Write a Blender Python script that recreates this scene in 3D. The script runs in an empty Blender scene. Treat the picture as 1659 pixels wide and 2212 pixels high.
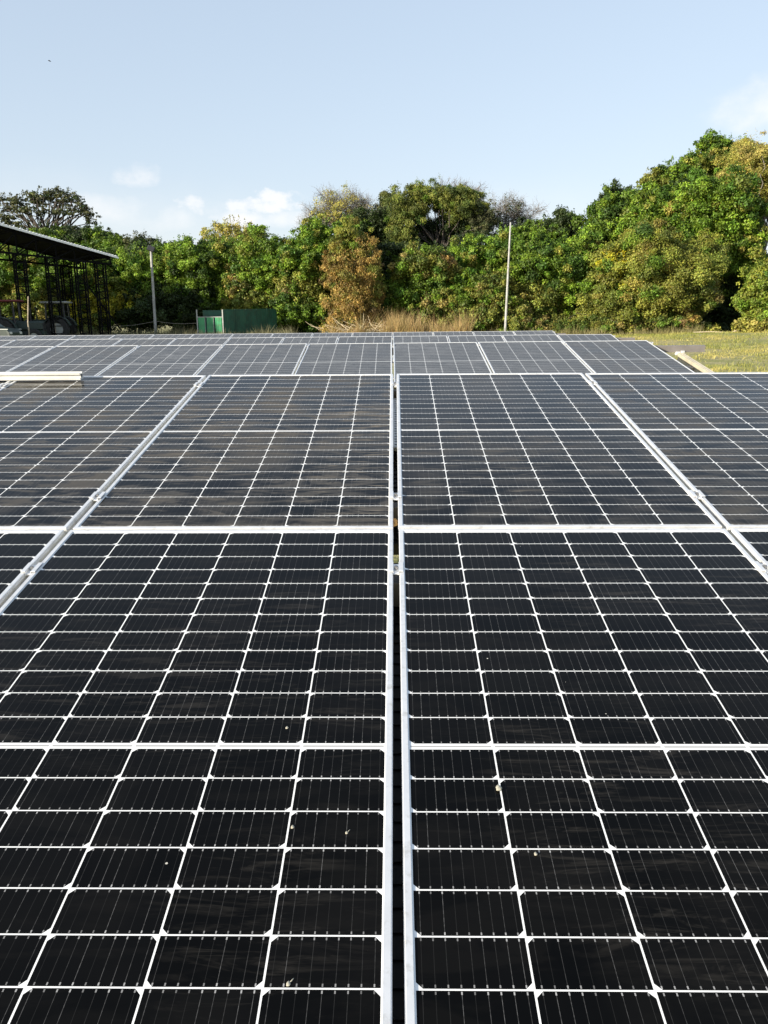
import bpy, math, random
import numpy as np
from mathutils import Vector, Matrix

random.seed(7)
rng = np.random.default_rng(11)
scene = bpy.context.scene
COL = scene.collection
R = math.radians

# ------------------------------------------------------------------ camera
CAM_Z = 2.0
CAM_ROT = np.array([[0.999902, -0.01342, 0.003952],
                    [0.012139, 0.972702, 0.231739],
                    [-0.006954, -0.231668, 0.97277]])      # columns: right, forward, up
cam = bpy.data.cameras.new("camera")
cam.sensor_fit = 'VERTICAL'
cam.sensor_height = 24.0
cam.sensor_width = 18.0
cam.lens = 2005.5 / 2560 * 24.0
cam.clip_start = 0.05
cam.clip_end = 3000
camo = bpy.data.objects.new("camera", cam)
COL.objects.link(camo)
m = Matrix.Identity(4)
for r_ in range(3):
    m[r_][0] = CAM_ROT[r_, 0]
    m[r_][1] = CAM_ROT[r_, 2]
    m[r_][2] = -CAM_ROT[r_, 1]
m[2][3] = CAM_Z
camo.matrix_world = m
scene.camera = camo

# ------------------------------------------------------------------ sun, sky, exposure
SUN_EL, SUN_AZ = 16.0, 54.0            # azimuth: to the left of straight behind the camera
sx = -math.sin(R(SUN_AZ)) * math.cos(R(SUN_EL))
sy = -math.cos(R(SUN_AZ)) * math.cos(R(SUN_EL))
sz = math.sin(R(SUN_EL))
SUN = Vector((sx, sy, sz))
sl = bpy.data.lights.new("sun", 'SUN')
sl.energy = 3.9
sl.angle = R(0.5)
sl.color = (1.0, 0.90, 0.74)
so = bpy.data.objects.new("sun", sl)
so.rotation_euler = SUN.to_track_quat('Z', 'Y').to_euler()
so.location = (-20, -40, 30)
COL.objects.link(so)

world = bpy.data.worlds.new("World")
scene.world = world
world.use_nodes = True
wn = world.node_tree.nodes
wl = world.node_tree.links
for n in list(wn):
    wn.remove(n)
wout = wn.new('ShaderNodeOutputWorld')
bg = wn.new('ShaderNodeBackground')
sky = wn.new('ShaderNodeTexSky')
sky.sky_type = 'NISHITA'
sky.sun_disc = False
sky.sun_elevation = R(SUN_EL)
sky.sun_rotation = R(180 + SUN_AZ)
sky.air_density = 1.0
sky.dust_density = 1.0
sky.ozone_density = 2.0
bg.inputs['Strength'].default_value = 0.15
# clouds: noise on the view direction of the sky dome, low cumulus plus faint wisps
geo = wn.new('ShaderNodeTexCoord')


def wmath(op, a, b=None, c=None):
    n = wn.new('ShaderNodeMath')
    n.operation = op
    for i, v in enumerate((a, b, c)):
        if v is None:
            continue
        if isinstance(v, (int, float)):
            n.inputs[i].default_value = v
        else:
            wl.new(v, n.inputs[i])
    return n.outputs[0]


sep = wn.new('ShaderNodeSeparateXYZ')
wl.new(geo.outputs['Generated'], sep.inputs[0])
dx, dy, dz = sep.outputs
azi = wmath('ARCTAN2', dx, dy)
elv = wmath('ARCSINE', dz)


def smooth(x, a, b):
    n = wn.new('ShaderNodeMapRange')
    n.interpolation_type = 'SMOOTHSTEP'
    wl.new(x, n.inputs['Value'])
    n.inputs['From Min'].default_value = a
    n.inputs['From Max'].default_value = b
    return n.outputs[0]


def wnoise(scale, detail, rough, sa=1.0, se=1.0, off=0.0):
    comb = wn.new('ShaderNodeCombineXYZ')
    wl.new(wmath('MULTIPLY', azi, sa), comb.inputs[0])
    wl.new(wmath('MULTIPLY', elv, se), comb.inputs[1])
    comb.inputs[2].default_value = off
    n = wn.new('ShaderNodeTexNoise')
    n.inputs['Scale'].default_value = scale
    n.inputs['Detail'].default_value = detail
    n.inputs['Roughness'].default_value = rough
    wl.new(comb.outputs[0], n.inputs['Vector'])
    return n.outputs['Fac']


def puff(a0, e0, wa, we, thr, soft, scale, off, strength):
    """one cloud of the given angular size (radians) round a direction of the sky"""
    da = wmath('DIVIDE', wmath('SUBTRACT', azi, a0), wa)
    de = wmath('DIVIDE', wmath('SUBTRACT', elv, e0), we)
    r2 = wmath('ADD', wmath('MULTIPLY', da, da), wmath('MULTIPLY', de, de))
    f = wmath('SUBTRACT', 1.0, r2)
    nz = wnoise(scale, 6.0, 0.55, 1.0, 1.4, off)
    v = wmath('ADD', f, wmath('MULTIPLY', wmath('SUBTRACT', nz, 0.5), 3.2))
    return wmath('MULTIPLY', smooth(v, thr, thr + soft), strength)


CLOUDS = [(-0.138, 0.134, 0.036, 0.016, 0.0, 0.9, 46, 1.7, 0.65),
          (-0.172, 0.128, 0.030, 0.013, 0.0, 1.0, 50, 7.7, 0.6),
          (-0.155, 0.116, 0.08, 0.012, -0.2, 1.6, 24, 2.2, 0.7),
          (-0.05, 0.055, 1.3, 0.09, -0.6, 3.0, 5, 2.9, 0.30),
          (-0.240, 0.128, 0.028, 0.013, 0.0, 1.2, 44, 5.1, 0.55),
          (-0.292, 0.160, 0.030, 0.015, 0.0, 1.6, 34, 8.3, 0.5),
          (-0.28, 0.118, 0.13, 0.024, -0.2, 2.2, 14, 12.0, 0.65),
          (0.455, 0.215, 0.10, 0.036, -0.3, 2.2, 15, 3.3, 0.8),
          (0.105, 0.405, 0.065, 0.018, -0.4, 1.6, 18, 4.4, 0.95),
          (-0.44, 0.345, 0.05, 0.03, -0.2, 2.0, 14, 9.4, 0.4)]
cl = None
for c in CLOUDS:
    p = puff(*c)
    cl = p if cl is None else wmath('MAXIMUM', cl, p)
mixc = wn.new('ShaderNodeMix')
mixc.data_type = 'RGBA'
wl.new(cl, mixc.inputs['Factor'])
# thin bright haze of the late afternoon: compress the range of the clear-sky model and balance it warm
gam = wn.new('ShaderNodeGamma')
gam.inputs['Gamma'].default_value = 0.37
wl.new(sky.outputs[0], gam.inputs['Color'])
bal = wn.new('ShaderNodeMix')
bal.data_type = 'RGBA'
bal.blend_type = 'MULTIPLY'
bal.inputs['Factor'].default_value = 1.0
bal.inputs[7].default_value = (1.37, 1.405, 1.49, 1)
wl.new(gam.outputs[0], bal.inputs[6])
wl.new(bal.outputs[2], mixc.inputs[6])
mixc.inputs[7].default_value = (3.1, 3.0, 2.95, 1)
wl.new(mixc.outputs[2], bg.inputs['Color'])
wl.new(bg.outputs[0], wout.inputs['Surface'])

scene.view_settings.view_transform = 'Standard'
scene.view_settings.look = 'None'
scene.view_settings.exposure = 1.3
scene.view_settings.gamma = 1.0
scene.view_settings.use_curve_mapping = False

FPX, CXP, CYP = 1732.9, 829.5, 1106.0


def at(px, py, Y):
    """point of the scene seen in direction (px, py) of a 1659x2212 view, at world depth Y"""
    c = np.array([(px - CXP) / FPX, 1.0, -(py - CYP) / FPX])
    d = CAM_ROT @ c
    d = d * (Y / d[1])
    return Vector((d[0], d[1], d[2] + CAM_Z))


def ground_z(x, y):
    t = np.clip((np.asarray(y, float) - 26.0) / 34.0, 0, 1)
    h = 0.9 * t * t * (3 - 2 * t)
    x = np.asarray(x, float)
    h = h + 0.05 * np.sin(x * 0.31 + 1.0) * np.sin(np.asarray(y, float) * 0.23) * t
    return h + 0.35 * np.exp(-((x - 24) / 6.0) ** 2 - ((np.asarray(y, float) - 50) / 7.0) ** 2)


# ------------------------------------------------------------------ helpers
def tag(o, label=None, cat=None, group=None, kind=None):
    if label:
        o['label'] = label
    if cat:
        o['category'] = cat
    if group:
        o['group'] = group
    if kind:
        o['kind'] = kind
    return o


def empty(name, loc=(0, 0, 0), rz=0.0):
    o = bpy.data.objects.new(name, None)
    o.empty_display_size = 0.2
    o.location = loc
    o.rotation_euler = (0, 0, rz)
    COL.objects.link(o)
    return o


class MB:
    def __init__(self):
        self.v = []
        self.f = []

    def add(self, vs, fs):
        b = len(self.v)
        self.v.extend([tuple(p) for p in vs])
        self.f.extend([tuple(i + b for i in f) for f in fs])
        return self

    def box(self, c, s, rot=None, bev=0.0):
        hx, hy, hz = s[0] / 2, s[1] / 2, s[2] / 2
        if bev > 0:
            b = min(bev, hx * .9, hy * .9, hz * .9)
            vs = []
            for z, k in ((-hz, b), (-hz + b, 0), (hz - b, 0), (hz, b)):
                for (px, py) in ((-1, -1), (1, -1), (1, 1), (-1, 1)):
                    ax, ay = hx - k, hy - k
                    vs.append((px * ax, py * ay, z))
            # chamfer vertical edges as well
            vs = []
            for z, k in ((-hz, b), (-hz + b, 0), (hz - b, 0), (hz, b)):
                ax, ay = hx - k, hy - k
                vs += [(-ax + b, -ay, z), (ax - b, -ay, z), (ax, -ay + b, z), (ax, ay - b, z),
                       (ax - b, ay, z), (-ax + b, ay, z), (-ax, ay - b, z), (-ax, -ay + b, z)]
            fs = [tuple(range(7, -1, -1)), tuple(range(24, 32))]
            for l in range(3):
                for i in range(8):
                    j = (i + 1) % 8
                    fs.append((l * 8 + i, l * 8 + j, l * 8 + 8 + j, l * 8 + 8 + i))
        else:
            vs = [(-hx, -hy, -hz), (hx, -hy, -hz), (hx, hy, -hz), (-hx, hy, -hz),
                  (-hx, -hy, hz), (hx, -hy, hz), (hx, hy, hz), (-hx, hy, hz)]
            fs = [(3, 2, 1, 0), (4, 5, 6, 7), (0, 1, 5, 4), (1, 2, 6, 5), (2, 3, 7, 6), (3, 0, 4, 7)]
        c = Vector(c)
        out = []
        for p in vs:
            p = Vector(p)
            if rot is not None:
                p = rot @ p
            out.append(p + c)
        return self.add(out, fs)

    def bar(self, a, b, w, h=None):
        """square bar between two points"""
        a, b = Vector(a), Vector(b)
        h = h or w
        d = b - a
        q = d.to_track_quat('Z', 'Y').to_matrix()
        return self.box((a + b) / 2, (w, h, d.length), q)

    def tube(self, pts, rads, n=6, cap=True):
        pts = [Vector(p) for p in pts]
        if isinstance(rads, (int, float)):
            rads = [rads] * len(pts)
        vs, fs = [], []
        for i, p in enumerate(pts):
            d = (pts[min(i + 1, len(pts) - 1)] - pts[max(i - 1, 0)])
            if d.length < 1e-6:
                d = Vector((0, 0, 1))
            q = d.to_track_quat('Z', 'Y').to_matrix()
            for k in range(n):
                a = 2 * math.pi * k / n
                vs.append(p + q @ Vector((math.cos(a) * rads[i], math.sin(a) * rads[i], 0)))
        for i in range(len(pts) - 1):
            for k in range(n):
                l = (k + 1) % n
                fs.append((i * n + k, i * n + l, i * n + n + l, i * n + n + k))
        if cap:
            fs.append(tuple(range(n - 1, -1, -1)))
            fs.append(tuple((len(pts) - 1) * n + k for k in range(n)))
        return self.add(vs, fs)

    def prism(self, poly, axis_a, axis_b, origin, along, length):
        """polygon (in axes a, b) extruded from origin along a direction"""
        A, B, O, D = Vector(axis_a), Vector(axis_b), Vector(origin), Vector(along).normalized()
        n = len(poly)
        v0 = [O + A * p[0] + B * p[1] for p in poly]
        v1 = [p + D * length for p in v0]
        fs = [tuple(range(n)), tuple(range(2 * n - 1, n - 1, -1))]
        for i in range(n):
            j = (i + 1) % n
            fs.append((i, i + n, j + n, j))
        return self.add(v0 + v1, fs)

    def lathe(self, prof, c, axis, n=24):
        """closed ring profile [(radius, offset)] turned about an axis"""
        axis = Vector(axis).normalized()
        q = axis.to_track_quat('Z', 'Y').to_matrix()
        vs, fs = [], []
        P = len(prof)
        for k in range(n):
            a = 2 * math.pi * k / n
            for r_, o_ in prof:
                vs.append(Vector(c) + q @ Vector((math.cos(a) * r_, math.sin(a) * r_, o_)))
        for k in range(n):
            l = (k + 1) % n
            for i in range(P):
                j = (i + 1) % P
                fs.append((k * P + i, l * P + i, l * P + j, k * P + j))
        return self.add(vs, fs)

    def mesh(self, name, mat=None, smooth=False):
        me = bpy.data.meshes.new(name)
        me.from_pydata([tuple(p) for p in self.v], [], self.f)
        me.validate()
        if mat:
            me.materials.append(mat)
        if smooth:
            me.polygons.foreach_set('use_smooth', [True] * len(me.polygons))
        me.update()
        import bmesh
        bm = bmesh.new()
        bm.from_mesh(me)
        bmesh.ops.recalc_face_normals(bm, faces=bm.faces)
        bm.to_mesh(me)
        bm.free()
        return me

    def build(self, name, mat=None, parent=None, smooth=False):
        o = bpy.data.objects.new(name, self.mesh(name, mat, smooth))
        COL.objects.link(o)
        if parent:
            o.parent = parent
        return o


def copy_tree(o, parent=None):
    c = o.copy()
    COL.objects.link(c)
    c.parent = parent
    for ch in o.children:
        copy_tree(ch, c)
    return c


# ------------------------------------------------------------------ materials
def mat_base(name):
    mt = bpy.data.materials.new(name)
    mt.use_nodes = True
    nt = mt.node_tree
    return mt, nt, nt.nodes['Principled BSDF']


class NX:
    """small expression helper for shader maths"""
    def __init__(self, nt):
        self.nt = nt

    def m(self, op, a, b=None, c=None):
        n = self.nt.nodes.new('ShaderNodeMath')
        n.operation = op
        for i, v in enumerate((a, b, c)):
            if v is None:
                continue
            if isinstance(v, (int, float)):
                n.inputs[i].default_value = v
            else:
                self.nt.links.new(v, n.inputs[i])
        return n.outputs[0]

    def mix(self, f, a, b):
        n = self.nt.nodes.new('ShaderNodeMix')
        n.data_type = 'RGBA'
        for s, v in ((n.inputs['Factor'], f), (n.inputs[6], a), (n.inputs[7], b)):
            if isinstance(v, (int, float)):
                s.default_value = v
            elif isinstance(v, tuple):
                s.default_value = (*v, 1) if len(v) == 3 else v
            else:
                self.nt.links.new(v, s)
        return n.outputs[2]

    def noise(self, vec, scale, detail=3, rough=0.5, dist=0.0):
        n = self.nt.nodes.new('ShaderNodeTexNoise')
        n.inputs['Scale'].default_value = scale
        n.inputs['Detail'].default_value = detail
        n.inputs['Roughness'].default_value = rough
        n.inputs['Distortion'].default_value = dist
        if vec is not None:
            self.nt.links.new(vec, n.inputs['Vector'])
        return n.outputs['Fac']

    def ramp(self, x, a, b, lo=0.0, hi=1.0):
        n = self.nt.nodes.new('ShaderNodeMapRange')
        n.interpolation_type = 'SMOOTHSTEP'
        self.nt.links.new(x, n.inputs['Value'])
        n.inputs['From Min'].default_value = a
        n.inputs['From Max'].default_value = b
        n.inputs['To Min'].default_value = lo
        n.inputs['To Max'].default_value = hi
        return n.outputs[0]

    def xyz(self, x, y, z=0.0):
        n = self.nt.nodes.new('ShaderNodeCombineXYZ')
        for i, v in enumerate((x, y, z)):
            if isinstance(v, (int, float)):
                n.inputs[i].default_value = v
            else:
                self.nt.links.new(v, n.inputs[i])
        return n.outputs[0]

    def coord(self, which='Object'):
        return self.nt.nodes.new('ShaderNodeTexCoord').outputs[which]


def simple_mat(name, col, rough=0.6, metal=0.0, var=0.25, scale=6.0, bump=0.0, dirt=None):
    mt, nt, bs = mat_base(name)
    x = NX(nt)
    co = x.coord()
    f = x.noise(co, scale, 5, 0.6)
    a = tuple(c * (1 - var) for c in col)
    b = tuple(min(1, c * (1 + var)) for c in col)
    cc = x.mix(x.ramp(f, 0.3, 0.7), a, b)
    if col[0] < .008:
        bs.inputs['Specular IOR Level'].default_value = 0.15
    if dirt:
        cc = x.mix(x.ramp(x.noise(co, scale * 2.3, 5, 0.65), 0.52, 0.72, 0, 0.7), cc, dirt)
    nt.links.new(cc, bs.inputs['Base Color'])
    bs.inputs['Roughness'].default_value = rough
    bs.inputs['Metallic'].default_value = metal
    if bump:
        bp = nt.nodes.new('ShaderNodeBump')
        bp.inputs['Strength'].default_value = bump
        bp.inputs['Distance'].default_value = 0.02
        nt.links.new(x.noise(co, scale * 4, 5), bp.inputs['Height'])
        nt.links.new(bp.outputs[0], bs.inputs['Normal'])
    return mt


PW, PL, GAP = 1.038, 2.094, 0.020


def cell_material():
    mt, nt, bs = mat_base('solar_cells')
    x = NX(nt)
    m_ = x.m
    co = x.coord()
    sp = nt.nodes.new('ShaderNodeSeparateXYZ')
    nt.links.new(co, sp.inputs[0])
    X, Y = sp.outputs[0], sp.outputs[1]
    CP, RP = 0.1686, 0.0850
    cw, rh = 0.1655, 0.0823
    xs = m_('ADD', m_('DIVIDE', X, CP), 3.0)
    ci = m_('FLOOR', xs)
    cx = m_('MULTIPLY', m_('SUBTRACT', m_('SUBTRACT', xs, ci), 0.5), CP)
    sgn = m_('SIGN', Y)
    ay = m_('SUBTRACT', m_('ABSOLUTE', Y), 0.0088)
    ys = m_('DIVIDE', ay, RP)
    ri = m_('FLOOR', ys)
    cy = m_('SUBTRACT', m_('MULTIPLY', m_('SUBTRACT', ys, ri), RP), rh / 2)
    t = m_('MULTIPLY', cy, sgn)
    par = m_('SUBTRACT', m_('MULTIPLY', m_('MODULO', m_('ADD', ci, 10.0), 2.0), 2.0), 1.0)   # -1 / +1
    acx, acy = m_('ABSOLUTE', cx), m_('ABSOLUTE', cy)
    inx = m_('LESS_THAN', acx, cw / 2)
    iny = m_('LESS_THAN', acy, rh / 2)
    ing = m_('MULTIPLY', m_('GREATER_THAN', ay, 0.0), m_('MULTIPLY', m_('LESS_THAN', ri, 11.5), m_('LESS_THAN', m_('ABSOLUTE', X), 3 * CP)))
    cham = m_('LESS_THAN', m_('ADD', acx, m_('MULTIPLY', par, t)), cw / 2 + rh / 2 - 0.0098)
    cell = m_('MULTIPLY', m_('MULTIPLY', inx, iny), m_('MULTIPLY', ing, cham))
    # nine busbars per cell
    bx = m_('ADD', m_('MULTIPLY', m_('ADD', cx, cw / 2), 9.0 / cw), 0.0)
    bi = m_('FLOOR', bx)
    bd = m_('MULTIPLY', m_('ABSOLUTE', m_('SUBTRACT', m_('SUBTRACT', bx, bi), 0.5)), cw / 9)
    wnz = nt.nodes.new('ShaderNodeTexWhiteNoise')
    oi = nt.nodes.new('ShaderNodeObjectInfo')
    nt.links.new(x.xyz(m_('ADD', bi, m_('MULTIPLY', ci, 11.0)), m_('ADD', ri, m_('MULTIPLY', sgn, 37.0)), m_('MULTIPLY', oi.outputs['Random'], 97.0)), wnz.inputs['Vector'])
    rnd = wnz.outputs['Value']
    dash = x.noise(x.xyz(m_('MULTIPLY', X, 55.0), m_('MULTIPLY', Y, 130.0), oi.outputs['Random']), 1.0, 2, 0.5)
    bright = m_('MULTIPLY', m_('POWER', rnd, 2.5), x.ramp(dash, 0.35, 0.65, 0.35, 1.0))  # busbar glints painted in as random brightness
    line = m_('MULTIPLY', m_('LESS_THAN', bd, 0.0004), m_('ADD', 0.018, m_('MULTIPLY', bright, 0.17)))
    pad = m_('MULTIPLY', m_('MULTIPLY', m_('LESS_THAN', bd, 0.0011), m_('GREATER_THAN', acy, rh / 2 - 0.0062)), m_('MULTIPLY', m_('LESS_THAN', acy, rh / 2 - 0.0015), m_('ADD', 0.18, m_('MULTIPLY', rnd, 0.40))))
    bus = m_('MULTIPLY', m_('MAXIMUM', line, pad), cell)
    # fine fingers only darken / lighten slightly; each cell has its own slight tone
    wn2 = nt.nodes.new('ShaderNodeTexWhiteNoise')
    nt.links.new(x.xyz(ci, m_('ADD', ri, m_('MULTIPLY', sgn, 37.0)), m_('MULTIPLY', oi.outputs['Random'], 53.0)), wn2.inputs['Vector'])
    cellcol = x.mix(wn2.outputs['Value'], (0.0012, 0.0012, 0.0011), (0.0028, 0.0027, 0.0026))
    back = (0.78, 0.79, 0.78)
    rib = m_('MULTIPLY', m_('LESS_THAN', m_('ABSOLUTE', Y), 0.0024), m_('MULTIPLY', m_('LESS_THAN', acx, 0.081), m_('LESS_THAN', m_('ABSOLUTE', X), 3 * CP)))
    backc = x.mix(rib, back, (0.36, 0.36, 0.36))
    c1 = x.mix(cell, backc, cellcol)
    c2 = x.mix(bus, c1, (0.62, 0.62, 0.62))
    # dust: broad film, horizontal drag marks, wiped swirls, specks; far rows also get a painted sky sheen
    offs = m_('MULTIPLY', oi.outputs['Random'], 31.7)
    pco = x.xyz(m_('ADD', X, offs), m_('ADD', Y, m_('MULTIPLY', offs, 1.7)), 0.0)
    film = x.ramp(x.noise(pco, 2.6, 5, 0.6, 0.8), 0.42, 0.66)
    drag = x.ramp(x.noise(x.xyz(m_('MULTIPLY', m_('ADD', X, offs), 5.0), m_('MULTIPLY', m_('ADD', Y, offs), 36.0), offs), 1.0, 5, 0.7, 0.9), 0.50, 0.68)
    dragmask = x.ramp(x.noise(pco, 1.5, 2, 0.5), 0.44, 0.60)
    swirl = x.ramp(x.noise(x.xyz(m_('MULTIPLY', m_('ADD', X, offs), 2.4), m_('MULTIPLY', m_('ADD', Y, offs), 9.0), offs), 1.0, 4, 0.55, 2.2), 0.48, 0.62)
    dust_sheen_amt = nt.nodes.new('ShaderNodeSeparateColor')
    nt.links.new(oi.outputs['Color'], dust_sheen_amt.inputs[0])
    DA, DB, DC = dust_sheen_amt.outputs
    # heavier towards the uphill edge of what the wipe reached is left to noise only
    d_all = m_('ADD', m_('MULTIPLY', m_('ADD', m_('MULTIPLY', film, 0.6), m_('MULTIPLY', swirl, 0.6)), m_('MULTIPLY', DA, 0.13)),
               m_('MULTIPLY', m_('MULTIPLY', drag, dragmask), m_('ADD', 0.02, m_('MULTIPLY', DB, 0.85))))
    lowedge = m_('MULTIPLY', x.ramp(m_('ADD', Y, m_('MULTIPLY', x.noise(pco, 14.0, 4, 0.65), 0.05)), -PL / 2 + 0.032, -PL / 2 + 0.070, 1.0, 0.0), m_('ADD', 0.05, m_('MULTIPLY', DA, 0.16)))
    d_all = m_('ADD', m_('ADD', d_all, lowedge), DC)
    c3 = x.mix(m_('MINIMUM', d_all, 0.6), c2, x.mix(m_('MINIMUM', m_('MULTIPLY', DC, 5.0), 1.0), (0.29, 0.262, 0.225), (0.31, 0.33, 0.36)))
    vor = nt.nodes.new('ShaderNodeTexVoronoi')
    vor.inputs['Scale'].default_value = 17.0
    nt.links.new(pco, vor.inputs['Vector'])
    spc = nt.nodes.new('ShaderNodeSeparateColor')
    nt.links.new(vor.outputs['Color'], spc.inputs[0])
    speck = m_('MULTIPLY', m_('LESS_THAN', vor.outputs['Distance'], m_('MULTIPLY', m_('POWER', spc.outputs[0], 4.0), 0.042)), m_('GREATER_THAN', spc.outputs[1], 0.45))
    c4 = x.mix(m_('MULTIPLY', speck, 0.85), c3, (0.62, 0.60, 0.53))
    nt.links.new(c4, bs.inputs['Base Color'])
    nt.links.new(m_('ADD', 0.09, m_('ADD', m_('MULTIPLY', d_all, 1.4), m_('MULTIPLY', film, 0.05))), bs.inputs['Roughness'])
    bs.inputs['IOR'].default_value = 1.175
    bp = nt.nodes.new('ShaderNodeBump')
    bp.inputs['Strength'].default_value = 0.02
    bp.inputs['Distance'].default_value = 0.01
    nt.links.new(x.noise(pco, 3.0, 2), bp.inputs['Height'])
    nt.links.new(bp.outputs[0], bs.inputs['Normal'])
    return mt


def foliage_material():
    mt, nt, bs = mat_base('leaves')
    at_ = nt.nodes.new('ShaderNodeAttribute')
    at_.attribute_name = 'leaf_colour'
    nt.links.new(at_.outputs['Color'], bs.inputs['Base Color'])
    bs.inputs['Roughness'].default_value = 0.55
    bs.inputs['Specular IOR Level'].default_value = 0.35
    tr = nt.nodes.new('ShaderNodeBsdfTranslucent')
    nt.links.new(at_.outputs['Color'], tr.inputs['Color'])
    mx = nt.nodes.new('ShaderNodeMixShader')
    mx.inputs[0].default_value = 0.28
    nt.links.new(bs.outputs[0], mx.inputs[1])
    nt.links.new(tr.outputs[0], mx.inputs[2])
    nt.links.new(mx.outputs[0], nt.nodes['Material Output'].inputs['Surface'])
    return mt


def ground_material():
    mt, nt, bs = mat_base('dry_ground')
    x = NX(nt)
    co = x.coord()
    f1 = x.ramp(x.noise(co, 0.12, 5, 0.6), 0.4, 0.62)
    f2 = x.ramp(x.noise(co, 0.9, 5, 0.65), 0.42, 0.66)
    f3 = x.noise(co, 9.0, 4, 0.7)
    c = x.mix(f1, (0.34, 0.31, 0.12), (0.23, 0.26, 0.06))
    c = x.mix(x.m('MULTIPLY', f2, 0.75), c, (0.55, 0.46, 0.26))
    c = x.mix(x.ramp(f3, 0.35, 0.7), x.mix(0.55, c, (0.12, 0.11, 0.04)), c)
    nt.links.new(c, bs.inputs['Base Color'])
    bs.inputs['Roughness'].default_value = 0.95
    bp = nt.nodes.new('ShaderNodeBump')
    bp.inputs['Strength'].default_value = 0.8
    bp.inputs['Distance'].default_value = 0.1
    nt.links.new(f3, bp.inputs['Height'])
    nt.links.new(bp.outputs[0], bs.inputs['Normal'])
    return mt


def concrete_material():
    mt, nt, bs = mat_base('weathered_concrete')
    x = NX(nt)
    co = x.coord()
    c = x.mix(x.ramp(x.noise(co, 3.0, 5, 0.7), 0.35, 0.7), (0.27, 0.27, 0.26), (0.44, 0.44, 0.42))
    c = x.mix(x.ramp(x.noise(co, 11.0, 4, 0.7), 0.55, 0.7, 0, 0.6), c, (0.22, 0.22, 0.19))
    nt.links.new(c, bs.inputs['Base Color'])
    bs.inputs['Roughness'].default_value = 0.85
    return mt


M = {}
M['cells'] = cell_material()
M['alu'] = simple_mat('anodised_aluminium', (0.74, 0.745, 0.75), 0.42, 0.45, 0.06, 14.0, 0, (0.50, 0.49, 0.46))
M['alu_beam'] = simple_mat('mill_aluminium', (0.62, 0.61, 0.57), 0.5, 0.15, 0.10, 9.0)
M['cream_rail'] = simple_mat('cream_rail', (0.44, 0.40, 0.31), 0.55, 0.1, 0.14, 7.0)
M['galv'] = simple_mat('galvanised_steel', (0.22, 0.20, 0.19), 0.55, 0.2, 0.12, 7.0)
M['bolt'] = simple_mat('bolt_steel', (0.30, 0.30, 0.30), 0.4, 0.8, 0.1, 40)
M['leaf'] = foliage_material()
M['bark'] = simple_mat('bark', (0.06, 0.05, 0.04), 0.9, 0, 0.35, 2.5, 0.4)
M['grey_bark'] = simple_mat('grey_bark', (0.20, 0.18, 0.16), 0.9, 0, 0.25, 2.5)
M['ground'] = ground_material()
M['concrete'] = concrete_material()
M['black'] = simple_mat('black_paint', (0.02, 0.02, 0.022), 0.5, 0, 0.2, 5)
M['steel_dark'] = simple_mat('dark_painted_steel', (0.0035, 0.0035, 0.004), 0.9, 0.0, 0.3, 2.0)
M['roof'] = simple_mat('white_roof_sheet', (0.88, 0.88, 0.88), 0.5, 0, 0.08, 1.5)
M['roof_under'] = simple_mat('shaded_roof_underside', (0.006, 0.006, 0.006), 0.9, 0, 0.2, 1.5)  # near black: shade below the roof put into the colour
M['green'] = simple_mat('green_sheet_paint', (0.055, 0.30, 0.13), 0.5, 0, 0.22, 1.6, 0, (0.12, 0.15, 0.09))


def mud(mt, h0, h1, col):
    nt = mt.node_tree
    x = NX(nt)
    bs = nt.nodes['Principled BSDF']
    src = bs.inputs['Base Color'].links[0].from_socket
    co = x.coord()
    sp = nt.nodes.new('ShaderNodeSeparateXYZ')
    nt.links.new(co, sp.inputs[0])
    z = x.m('ADD', sp.outputs[2], x.m('MULTIPLY', x.noise(co, 5.0, 4, .7), 0.35))
    f = x.ramp(z, h0, h1, .85, 0.0)
    nt.links.new(x.mix(f, src, col), bs.inputs['Base Color'])


mud(M['green'], 0.55, 0.85, (0.26, 0.24, 0.13))
M['green_shade'] = simple_mat('shaded_green_sheet_paint', (0.014, 0.080, 0.048), 0.6, 0, 0.3, 1.8, 0, (0.05, 0.06, 0.035))  # darker copy of the green, carrying the shade of the turned sheets
M['trim_grey'] = simple_mat('pale_grey_trim', (0.55, 0.57, 0.55), 0.55, 0.1, 0.1, 4)
M['red'] = simple_mat('faded_red_paint', (0.13, 0.022, 0.02), 0.6, 0, 0.25, 3)
M['cloth_red'] = simple_mat('faded_red_tarp', (0.46, 0.10, 0.11), 0.8, 0, 0.3, 5)
M['tractor_grey'] = simple_mat('dull_grey_paint', (0.35, 0.36, 0.34), 0.6, 0, 0.2, 3)
M['tractor_dark'] = simple_mat('dirty_dark_green_paint', (0.02, 0.035, 0.028), 0.55, 0, 0.3, 3)
M['rubber'] = simple_mat('dusty_rubber', (0.022, 0.021, 0.02), 0.85, 0, 0.3, 6)
M['glass'] = simple_mat('pale_window_glass', (0.20, 0.24, 0.23), 0.08, 0, 0.1, 2)
M['wire'] = simple_mat('rusty_wire', (0.30, 0.27, 0.23), 0.6, 0.3, 0.2, 10)
M['wood'] = simple_mat('weathered_wood', (0.36, 0.30, 0.22), 0.85, 0, 0.3, 8)
M['stick'] = simple_mat('bleached_sticks', (0.50, 0.42, 0.28), 0.85, 0, 0.3, 8)
M['pod'] = simple_mat('pale_seed_pod', (0.36, 0.34, 0.27), 0.7, 0, 0.3, 120)
M['ground_glimpse_leaf'] = simple_mat('ground_glimpse_leaf', (0.45, 0.24, 0.06), 0.8, 0, 0.35, 90)

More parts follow.
